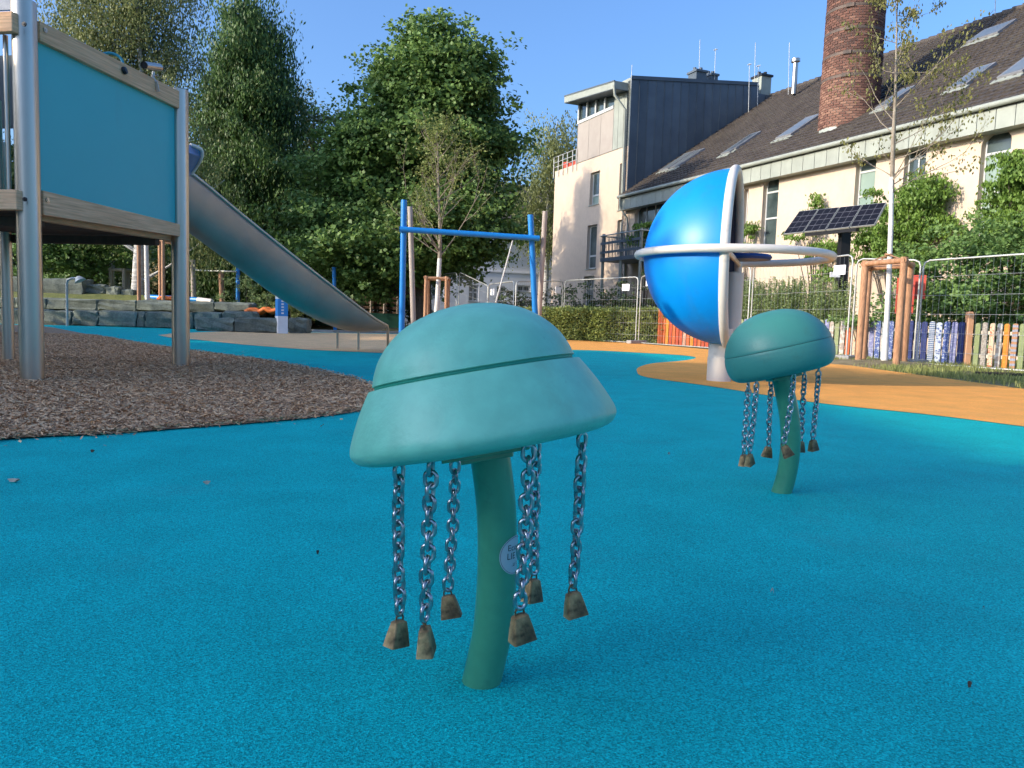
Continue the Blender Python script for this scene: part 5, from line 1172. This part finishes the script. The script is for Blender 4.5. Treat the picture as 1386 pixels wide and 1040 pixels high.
# eave slab
uo = uz(765, 135, .7)[0]
w1, w2 = .75, -9.0
sl_ = [FW(uA+.25, w1, ztop(uA)+.0), FW(uo, w1, ztop(uo)+.02), FW(uo, w2, ztop(uo)+.02), FW(uA+.25, w2, ztop(uA))]
MB().prism(sl_, (0, 0, .34)).build('roof', M['zinc_light'], APT)
MB().prism([FW(uA+.25, w1+.03, ztop(uA)+.3), FW(uo, w1+.03, ztop(uo)+.32), FW(uo, w1-.05, ztop(uo)+.32), FW(uA+.25, w1-.05, ztop(uA)+.3)], (0, 0, .06)).build('gutter', M['zinc_dark'], APT)
MB().prism([FW(uA+.25, w1-.01, ztop(uA)-.03), FW(uo, w1-.01, ztop(uo)-.01), FW(uo, w2, ztop(uo)-.01), FW(uA+.25, w2, ztop(uA)-.03)], (0, 0, .02)).build('soffit', M['zinc_dark'], APT)
# dark gable made of standing-seam panels
gP = lambda t_, z: corner+ge*t_+Vector((0, 0, z))
def gt(x, y): p = onp(x, y, corner, du); return (p-corner).dot(ge), p.z
tA, zA = gt(868, 108); tB, zB = gt(1023, 115.5)
kk_ = (zB-zA)/(tB-tA); gz = lambda t_: zA+kk_*(t_-tA)
ng_ = 23; tE = gt(1094, 120)[0]
for k in range(ng_):
    t0, t1_ = tE*k/ng_, tE*(k+1)/ng_-.03; drop = 0 if k*tE/ng_ < tB+.1 else .38
    MB().prism([gP(t0, 4), gP(t1_, 4), gP(t1_, gz(min(t1_, tB))-drop), gP(t0, gz(min(t0, tB))-drop)], -du*.03).build('zinc_panel', M['zinc_dark'], APT)
    if drop == 0: MB().bar(gP(t1_+.015, 4)-du*.03, gP(t1_+.015, gz(min(t1_, tB)))-du*.03, .03, .05, du).build('seam', M['zinc_dark'], APT)
mb = MB(); mb.prism([gP(0, .1), gP(tE, .1), gP(tE, gz(tB)-.4), gP(tB+.1, gz(tB)-.4), gP(tB+.1, gz(tB)-.02), gP(0, gz(0)-.02)], du*.3); mb.build('gable_core', M['zinc_dark'], APT)
MB().prism([gP(-.05, gz(0)-.02), gP(tB+.1, gz(tB)-.02), gP(tB+.1, gz(tB)+.14), gP(-.05, gz(0)+.14)], -du*.08).build('roof_edge', M['zinc_dark'], APT)
MB().prism([gP(0.0, gz(0)-.9)+du*.05, gP(0.0, gz(0)+.1)+du*.05, gP(0, gz(0)+.1)+du*1.0, gP(0, gz(0)-.5)+du*1.0], ge*2).build('parapet', M['zinc_light'], APT)
# downpipes
def pipe(pts, r=.05, name='downpipe', m='zinc_light', par=BLD): return MB().tube(pts, r, 10).build(name, M[m], par, smooth=50)
up_ = uE-.25
pipe([FW(up_, ov+.06, zE-.1), FW(up_, ov+.05, zE-.5), FW(up_-.1, .12, zE-1.0), FW(up_-.1, .08, zE-1.3), FW(up_-.1, .08, .1)])
pipe([FW(uA+.28, w1, ztop(uA)+.15), FW(uA+.25, w1-.05, ztop(uA)-.3), FW(uA+.18, .15, ztop(uA)-.9), FW(uA+.18, .12, zE+.2)], .06, par=APT)
# terrace railing with red planters
rl_ = [uz(x, 225)[0] for x in (751, 757, 763, 769, 776, 781)]
for u in rl_: MB().tube([FW(u, .06, zW-.35), FW(u, .06, zW+.75)], .025, 8).build('railing_post', M['galv'], APT)
for h in (.75, .45, .2): MB().tube([FW(rl_[0], .06, zW+h), FW(rl_[-1], .06, zW+h)], .02, 8).build('railing_bar', M['galv'], APT)
for u, s_, pl in ((rl_[1]-.1, .42, 'largest red plant pot on the roof terrace, behind the first railing bay'), (rl_[3], .36, 'red plant pot on the roof terrace beside the pale vent pipe'), (rl_[2]-.1, .3, 'smallest red pot on the terrace, between the two bigger pots')):
    o = MB().lathe([(.001, 0), (s_*.55, 0), (s_*.7, s_), (s_*.6, s_), (.001, s_*.9)], FW(u, -.5, zW+.01), None, 16).build('flower_pot', M['red'], None, smooth=40); tag(o, pl, 'pot', 'red pots on the roof terrace')
MB().tube([FW(rl_[3], -.9, zW), FW(rl_[3], -.9, zW+1.5)], .22, 12).build('vent_pipe', M['hoop'], APT, smooth=40)
# balcony at the foot of the block
def bp(x, y, w): return onp(x, y, D0+dn*w, dn)
BAL = thing('steel_balcony', bp(840, 430, 1.6), 'grey steel balcony on posts at the inner corner of the two buildings', 'balcony')
zfl = bp(840, 352, 1.6).z; uL_, uR_ = (bp(812, 350, 1.6)-D0).dot(du), (bp(866, 350, 1.6)-D0).dot(du)
MB().prism([FW(uL_, 1.6, zfl), FW(uR_, 1.6, zfl), FW(uR_, .02, zfl), FW(uL_, .02, zfl)], (0, 0, .16)).build('floor', M['zinc_dark'], BAL)
for u, w_ in ((uL_-.1, 1.5), ((uL_+uR_)/2, 1.5), (uR_+.1, 1.5), (uR_+.1, .3), (uL_-.1, .3)):
    MB().tube([FW(u, w_, 0), FW(u, w_, zfl+(1.25 if w_ > 1 else 0))], .07, 10).build('post', M['zinc_light'], BAL, smooth=50)
for k in range(26):
    u = uL_+(uR_-uL_)*k/25; MB().tube([FW(u, 1.58, zfl+.16), FW(u, 1.58, zfl+1.1)], .014, 5).build('baluster', M['zinc_dark'], BAL)
for k in range(9):
    w_ = .1+1.45*k/8; MB().tube([FW(uL_-.05, w_, zfl+.16), FW(uL_-.05, w_, zfl+1.1)], .014, 5).build('baluster', M['zinc_dark'], BAL)
for k in range(2):
    h = .35+.4*k; MB().prism([FW(uL_, 1.60, zfl+h), FW(uR_, 1.60, zfl+h), FW(uR_, 1.60, zfl+h+.11), FW(uL_, 1.60, zfl+h+.11)], dn*.015).build('infill_slat', M['zinc_dark'], BAL)
MB().tube([FW(uL_, 0.05, zfl+1.15), FW(uL_, 1.6, zfl+1.15), FW(uR_, 1.6, zfl+1.15), FW(uR_, .05, zfl+1.15)], .03, 8).build('handrail', M['galv'], BAL, smooth=50)
# chimneys, flue and rods on the roofs
def roofthing(x0, x1, yt, yb, Y, label, capm='zinc_dark', m='zinc_light', dep=.7):
    a, b = at(x0, yt, Y), at(x1, yb, Y); c = ((a.x+b.x)/2, Y+dep/2, b.z-.6); t = thing('roof_chimney', c, label, 'chimney')
    mb = MB(); mb.box((c[0], c[1], (a.z+b.z-.6)/2), (b.x-a.x, dep, a.z-b.z+.6), Matrix.Rotation(.4, 3, 'Z')); mb.build('stack', M[m], t)
    mb = MB(); mb.box((c[0], c[1], a.z+.05), ((b.x-a.x)*1.2, dep*1.2, .1), Matrix.Rotation(.4, 3, 'Z'))
    for q in (-.25, .25): mb.tube([(c[0]+q*(b.x-a.x), c[1], a.z), (c[0]+q*(b.x-a.x), c[1], a.z+.3)], .09, 8)
    mb.build('cap', M[capm], t); return t
roofthing(1026, 1041, 103, 130, 39.5, 'zinc-clad chimney stack right of the dark gable top', capm='black')
roofthing(938, 954, 97, 110, 40, 'squat grey chimney on the dark zinc roof, left of the pair', m='zinc_dark')
roofthing(958, 969, 102, 112, 40.5, 'small dark chimney on the zinc roof, right of the pair', m='zinc_dark')
FL = thing('steel_flue', at(1075, 122, 36), 'shiny stainless steel flue pipe standing on the ridge left of the brick chimney', 'flue')
MB().tube([at(1074, 128, 36), at(1077, 86, 36)], .12, 16).build('pipe', M['steel'], FL, smooth=50); MB().tube([at(1077, 84, 36), at(1077, 80, 36)], .2, 16).build('cowl', M['steel'], FL, smooth=50)
for (x, y0, y1, Y, lb, arm) in ((946, 97, 54, 40, 'thin rod on the squat chimney, leftmost of the tall roof rods', 0), (967, 103, 66, 40.5, 'thin aerial with small head on the little dark chimney', 1), (1021, 118, 58, 39.5, 'tall white rod beside the zinc-clad chimney', 0),
                         (1013, 148, 86, 38.5, 'white rod with bent tip before the dark gable', 1), (1025, 148, 88, 38.7, 'short white rod with hook beside the zinc-clad chimney', 1), (1067, 120, 58, 37, 'white rod left of the stainless flue', 0), (854, 112, 88, 36, 'short rod above the sloping eave of the block', 0), (1346, 36, -6, 29, 'lightning rod on the tiled ridge at upper right', 0)):
    mb = MB(); mb.tube([at(x, y0+8, Y), at(x+1.5, y1, Y)], .014, 6)
    if arm: mb.tube([at(x-1, y1+2, Y), at(x+4, y1+1, Y)], .03, 6)
    tag(mb.build('roof_rod', M['frame'], None), lb, 'rod')
# ================================================================ WHITE HOUSE BEHIND THE TREES
wd = Vector((.955, .296, 0)); w0 = at(560, 430, 47); w0.z = 0; wnn = Vector((wd.y, -wd.x, 0))
WH = thing('white_house', w0+wd*5, 'shaded white house with paned windows seen under the big tree', 'house')
WP = lambda u, w, z: w0+wd*u+wnn*w+Vector((0, 0, z))
def wuz(x, y): p = onp(x, y, w0, wnn); return (p-w0).dot(wd), p.z
wo_ = []
for (x0, x1, yt, yb) in ((584, 601, 382, 402), (634, 648, 386, 408), (672, 684, 388, 408), (700, 718, 387, 395), (734, 742, 388, 395)):
    u0, z0 = wuz(x0, yb); u1, z1 = wuz(x1, yt); wo_.append((u0, u1, z0, z1, 0))
uw1 = wuz(775, 400)[0]; mb = MB(); wall_grid(mb, WP, -6, uw1, 0, 6.2, wo_); mb.poly([WP(-6, -.3, 0), WP(uw1, -.3, 0), WP(uw1, -.3, 6.2), WP(-6, -.3, 6.2)]); mb.poly([WP(-6, 0, 0), WP(-6, -8, 0), WP(-6, -8, 6.2), WP(-6, 0, 6.2)]); mb.poly([WP(uw1, 0, 0), WP(uw1, -8, 0), WP(uw1, -8, 6.2), WP(uw1, 0, 6.2)])
mb.build('wall', M['white_render'], WH, fix=False)
for o in wo_: add_window(WP, o, WH, bars=1, trans=[o[2]+(o[3]-o[2])*.55] if o[3]-o[2] > .5 else None, ft=.08)
MB().prism([WP(-6, .06, wuz(650, 368)[1]), WP(uw1, .06, wuz(650, 368)[1]), WP(uw1, .06, wuz(650, 366)[1]), WP(-6, .06, wuz(650, 366)[1])], -wnn*.06).build('string_course', M['white_render'], WH)
MB().prism([WP(-6.4, .5, 6.2), WP(-6.4, -8.5, 6.2), WP(-6.4, -4, 9.6)], wd*(uw1+6.8)).build('roof', M['tile'], WH)
# ================================================================ CLIMBERS, SOLAR PANEL
def vine(label, blobs, w=.35, per=11500, size=.09, sig=.13):
    bl = []
    for (cx, cy, rx, ry) in blobs:
        p = bp(cx, cy, w); s_ = p.y/FP; bl.append((p.x, p.y, p.z, rx*s_, .38, ry*s_))
    P, cen = blob_points(bl, per, cl=40, sig=sig, shell=.15, spread=1.2, flat=.8); dd_ = (P-np.array(D0))@np.array(dn); ok = (dd_ > .02) & (P[:, 2] > .02); P = P[ok]
    c = P.mean(0); t = thing('climbing_plant', (c[0], c[1], 0), label, 'climbing plant'); leaves('foliage', P, size, M['leaf_vine'], t, hang=True, asp=.6, nrm=LASTN[ok], bv=LASTV[ok])
    mb = MB(); b0 = Vector((c[0], c[1], 0))
    for i in RNG.choice(len(cen), min(16, len(cen)), replace=False): mb.tube([b0, b0.lerp(Vector(cen[i]), .5)+Vector((0, 0, .3)), cen[i]], [.03, .02, .006], 5, cap=False)
    mb.build('stem', M['bark'], t)
vine('bushy bright green climber on the cream wall behind the young tree', [(1250, 255, 26, 22), (1215, 275, 34, 28), (1262, 285, 26, 30), (1235, 310, 44, 30), (1200, 325, 34, 24), (1235, 345, 30, 20), (1190, 345, 24, 16), (1280, 300, 14, 22), (1180, 320, 20, 16)])
vine('bright green climber at the right edge of the cream wall', [(1375, 240, 26, 28), (1360, 275, 30, 34), (1400, 290, 40, 50), (1345, 300, 20, 22), (1395, 235, 26, 30), (1440, 290, 44, 60), (1365, 325, 34, 20)])
vine('ivy spilling round the solar panel post', [(1102, 277, 16, 9), (1090, 322, 16, 12), (1118, 335, 22, 12), (1100, 338, 16, 10), (1125, 345, 14, 16), (1128, 375, 12, 20)], w=.3, per=5500)
vine('small climber shoot beside the narrow window', [(1014, 300, 8, 14), (1013, 320, 7, 14)], per=4500)
vine('dark climber over the balcony left of the globe', [(874, 312, 11, 13), (866, 328, 12, 14), (880, 340, 12, 22)], w=1.2, per=3500, size=.12)
sb = at(1135, 440, 18.9); SP = thing('solar_panel_stand', (sb.x, sb.y, 0), 'tilted row of four black solar panels on a dark post before the cream wall', 'solar panel')
BLc, BRc, TLc, TRc = at(1060, 317, 20), at(1185, 304, 17.3), at(1082, 286, 20.35), at(1201, 274, 17.75)
def solarmat():
    m = bpy.data.materials.new('solar_cells'); m.use_nodes = True; N = m.node_tree.nodes; L = m.node_tree.links; b = N['Principled BSDF']; b.inputs['Roughness'].default_value = .6; b.inputs['Specular IOR Level'].default_value = .2
    uvm = N.new('ShaderNodeUVMap'); br = N.new('ShaderNodeTexBrick'); br.offset = 0; br.inputs['Scale'].default_value = 1; br.inputs['Brick Width'].default_value = 1/3; br.inputs['Row Height'].default_value = 1/4
    br.inputs['Mortar Size'].default_value = .008; br.inputs['Color1'].default_value = (.005, .005, .009, 1); br.inputs['Color2'].default_value = (.007, .006, .011, 1); br.inputs['Mortar'].default_value = (.12, .12, .14, 1)
    L.new(uvm.outputs[0], br.inputs[0]); L.new(br.outputs[0], b.inputs['Base Color']); return m
sm_ = solarmat(); pn_ = (BRc-BLc).cross(TLc-BLc).normalized(); pn_ = pn_ if pn_.y < 0 else -pn_
for k in range(4):
    f0, f1 = k/4, (k+1)/4-.012; q = [BLc.lerp(BRc, f0), BLc.lerp(BRc, f1), TLc.lerp(TRc, f1), TLc.lerp(TRc, f0)]
    fo = MB().prism(q, -pn_*.04).build('solar_module', M['galv'], SP)
    me = bpy.data.meshes.new('cells'); cq = sum(q, Vector())/4; qq = [p+(cq-p)*.025+pn_*.003-worg(SP) for p in q]; me.from_pydata([tuple(p) for p in qq], [], [(0, 1, 2, 3)]); uv = me.uv_layers.new()
    for i, c in enumerate(((0, 0), (1, 0), (1, 1), (0, 1))): uv.data[i].uv = c
    me.materials.append(sm_); o = bpy.data.objects.new('cell_sheet', me); COL.objects.link(o); o.parent = fo
mid = (BLc+BRc+TLc+TRc)/4
MB().bar(Vector((sb.x, sb.y, 0)), Vector((sb.x, sb.y, mid.z-.1)), .22, .22, Vector((0, 1, 0))).build('post', M['black'], SP)
MB().bar(BLc.lerp(BRc, .25)-pn_*.12+Vector((0, 0, .05)), BLc.lerp(BRc, .8)-pn_*.12+Vector((0, 0, .05)), .1, .14).build('carrier_beam', M['black'], SP)
MB().bar(mid-pn_*.1, Vector((sb.x, sb.y, mid.z-.6)), .08, .08).build('brace', M['black'], SP)
bx = at(1129, 372, 18.6); tag(MB().bar(bx-Vector((.1, 0, 0)), bx+Vector((.14, 0, -.0)), .03, .12).build('notice_plate', M['white'], None), 'small white plate on the mesh fence left of the dark solar post', 'sign')
rf = at(1226, 388, 16.4); mb = MB(); mb.box((rf.x, rf.y, rf.z-.2), (.34, .1, .75), Matrix.Rotation(-.4, 3, 'Z')); mb.box((rf.x+.3, rf.y+.1, rf.z), (.3, .1, .5), Matrix.Rotation(-.4, 3, 'Z')); tag(mb.build('red_parasol', M['red'], None), 'folded red cloth seen between the stakes and the shrub', 'cloth')
# ================================================================ SMALL THINGS ON THE RUBBER
def litter(px, py, s_, m, label, rz):
    p = G(px, py, .004); mb = MB(); k = 10
    pts = [Vector((s_*math.cos(a)*(1+.2*math.sin(3*a)), s_*.45*math.sin(a), .004+.006*math.cos(2*a))) for a in np.linspace(0, 6.2832*(k-1)/k, k)]
    b = len(mb.v); mb.v.append((0, 0, .012)); mb.v += [tuple(q) for q in pts]
    for j in range(k): mb.f.append((0, 1+j, 1+(j+1) % k))
    me = mb.mesh('dry_leaf'); me.materials.append(m); o = bpy.data.objects.new('dry_leaf', me); COL.objects.link(o); o.location = p; o.rotation_euler = (random.uniform(-.2, .2), 0, rz); tag(o, label, 'leaf')
dl = mat('dry_leaf', (.32, .27, .2), (.5, .43, .33), rough=.8, vs=60); dk = mat('dark_leaf_litter', (.05, .035, .025), rough=.8)
litter(18, 652, .022, dl, 'pale dry leaf on the blue rubber at the left edge', .1); litter(280, 655, .014, dl, 'small pale dry leaf on the blue rubber below the wood chips', .5)
litter(1331, 826, .006, dk, 'tiny dark leaf bit on the blue rubber at right', 1); litter(1312, 930, .004, dk, 'tiny dark crumb on the blue rubber at lower right', 2)
litter(1045, 802, .010, dl, 'faint pale scrap on the blue rubber right of the chains', 1.2); litter(125, 612, .010, dk, 'dark leaf on the blue rubber by the wood chip edge', 0)
litter(430, 750, .004, dk, 'tiny dark crumb left of the hanging bells', .4); litter(905, 615, .008, dl, 'small pale leaf on the blue rubber between the two posts', .8)
# ================================================================ UNSEEN HOUSE AND TREES ADDED TO SHADE THE PLAYGROUND
NB = thing('added_shade_house', (-26, -14, 0), 'plain rendered house, added unseen beyond the left of the playground to throw shade on it', 'building')
mb = MB(); mb.box((-26, -16.5, 4.75), (8, 43, 9.5)); mb.build('wall', M['cream'], NB)  # out of view, added to throw shade over the foreground
MB().prism([(-21.6, 5.4, 9.5), (-30.4, 5.4, 9.5), (-26, 5.4, 11.0)], (0, -43.8, 0)).build('roof', M['tile'], NB)
for k in range(8):
    for z in (1.2, 4.2, 7.0):
        mb = MB(); mb.box((-21.99, 2-k*4.5, z+.7), (.06, 1.2, 1.5)); w_ = mb.build('window', M['frame'], NB); mb = MB(); mb.box((-21.95, 2-k*4.5, z+.7), (.02, 1.0, 1.3)); mb.build('pane', M['glass'], w_)
def added_shade_tree(x, y, h, r, label):  # unseen trees, added to dapple and extend the shade
    t = thing('broadleaf_tree', (x, y, 0), label, 'tree'); bl = [(x+random.uniform(-.5, .5)*r, y+random.uniform(-.5, .5)*r, h*q, r*(1.1-abs(q-.55)), r*(1.1-abs(q-.55)), h*.17) for q in (.32, .45, .55, .68, .8, .88)]
    P, cen = blob_points(bl, 620, cl=50, sig=.45); leaves('crown', P, .34, M['leaf_main'], t); mb = MB(); limbs(mb, (x, y, 0), (x, y, h*.85), cen, 20, .25); mb.build('trunk', M['bark'], t, smooth=60)
added_shade_tree(-21, 11.5, 7.3, 2.7, 'unseen tree added at left to cast shade, beyond the tower')
added_shade_tree(-21.5, 15.5, 7.5, 2.4, 'unseen tree added to cast shade, farthest back of those at left')
added_shade_tree(-19, 2.6, 9.1, 2.0, 'unseen tree added at left to cast shade, at the corner of the added house')
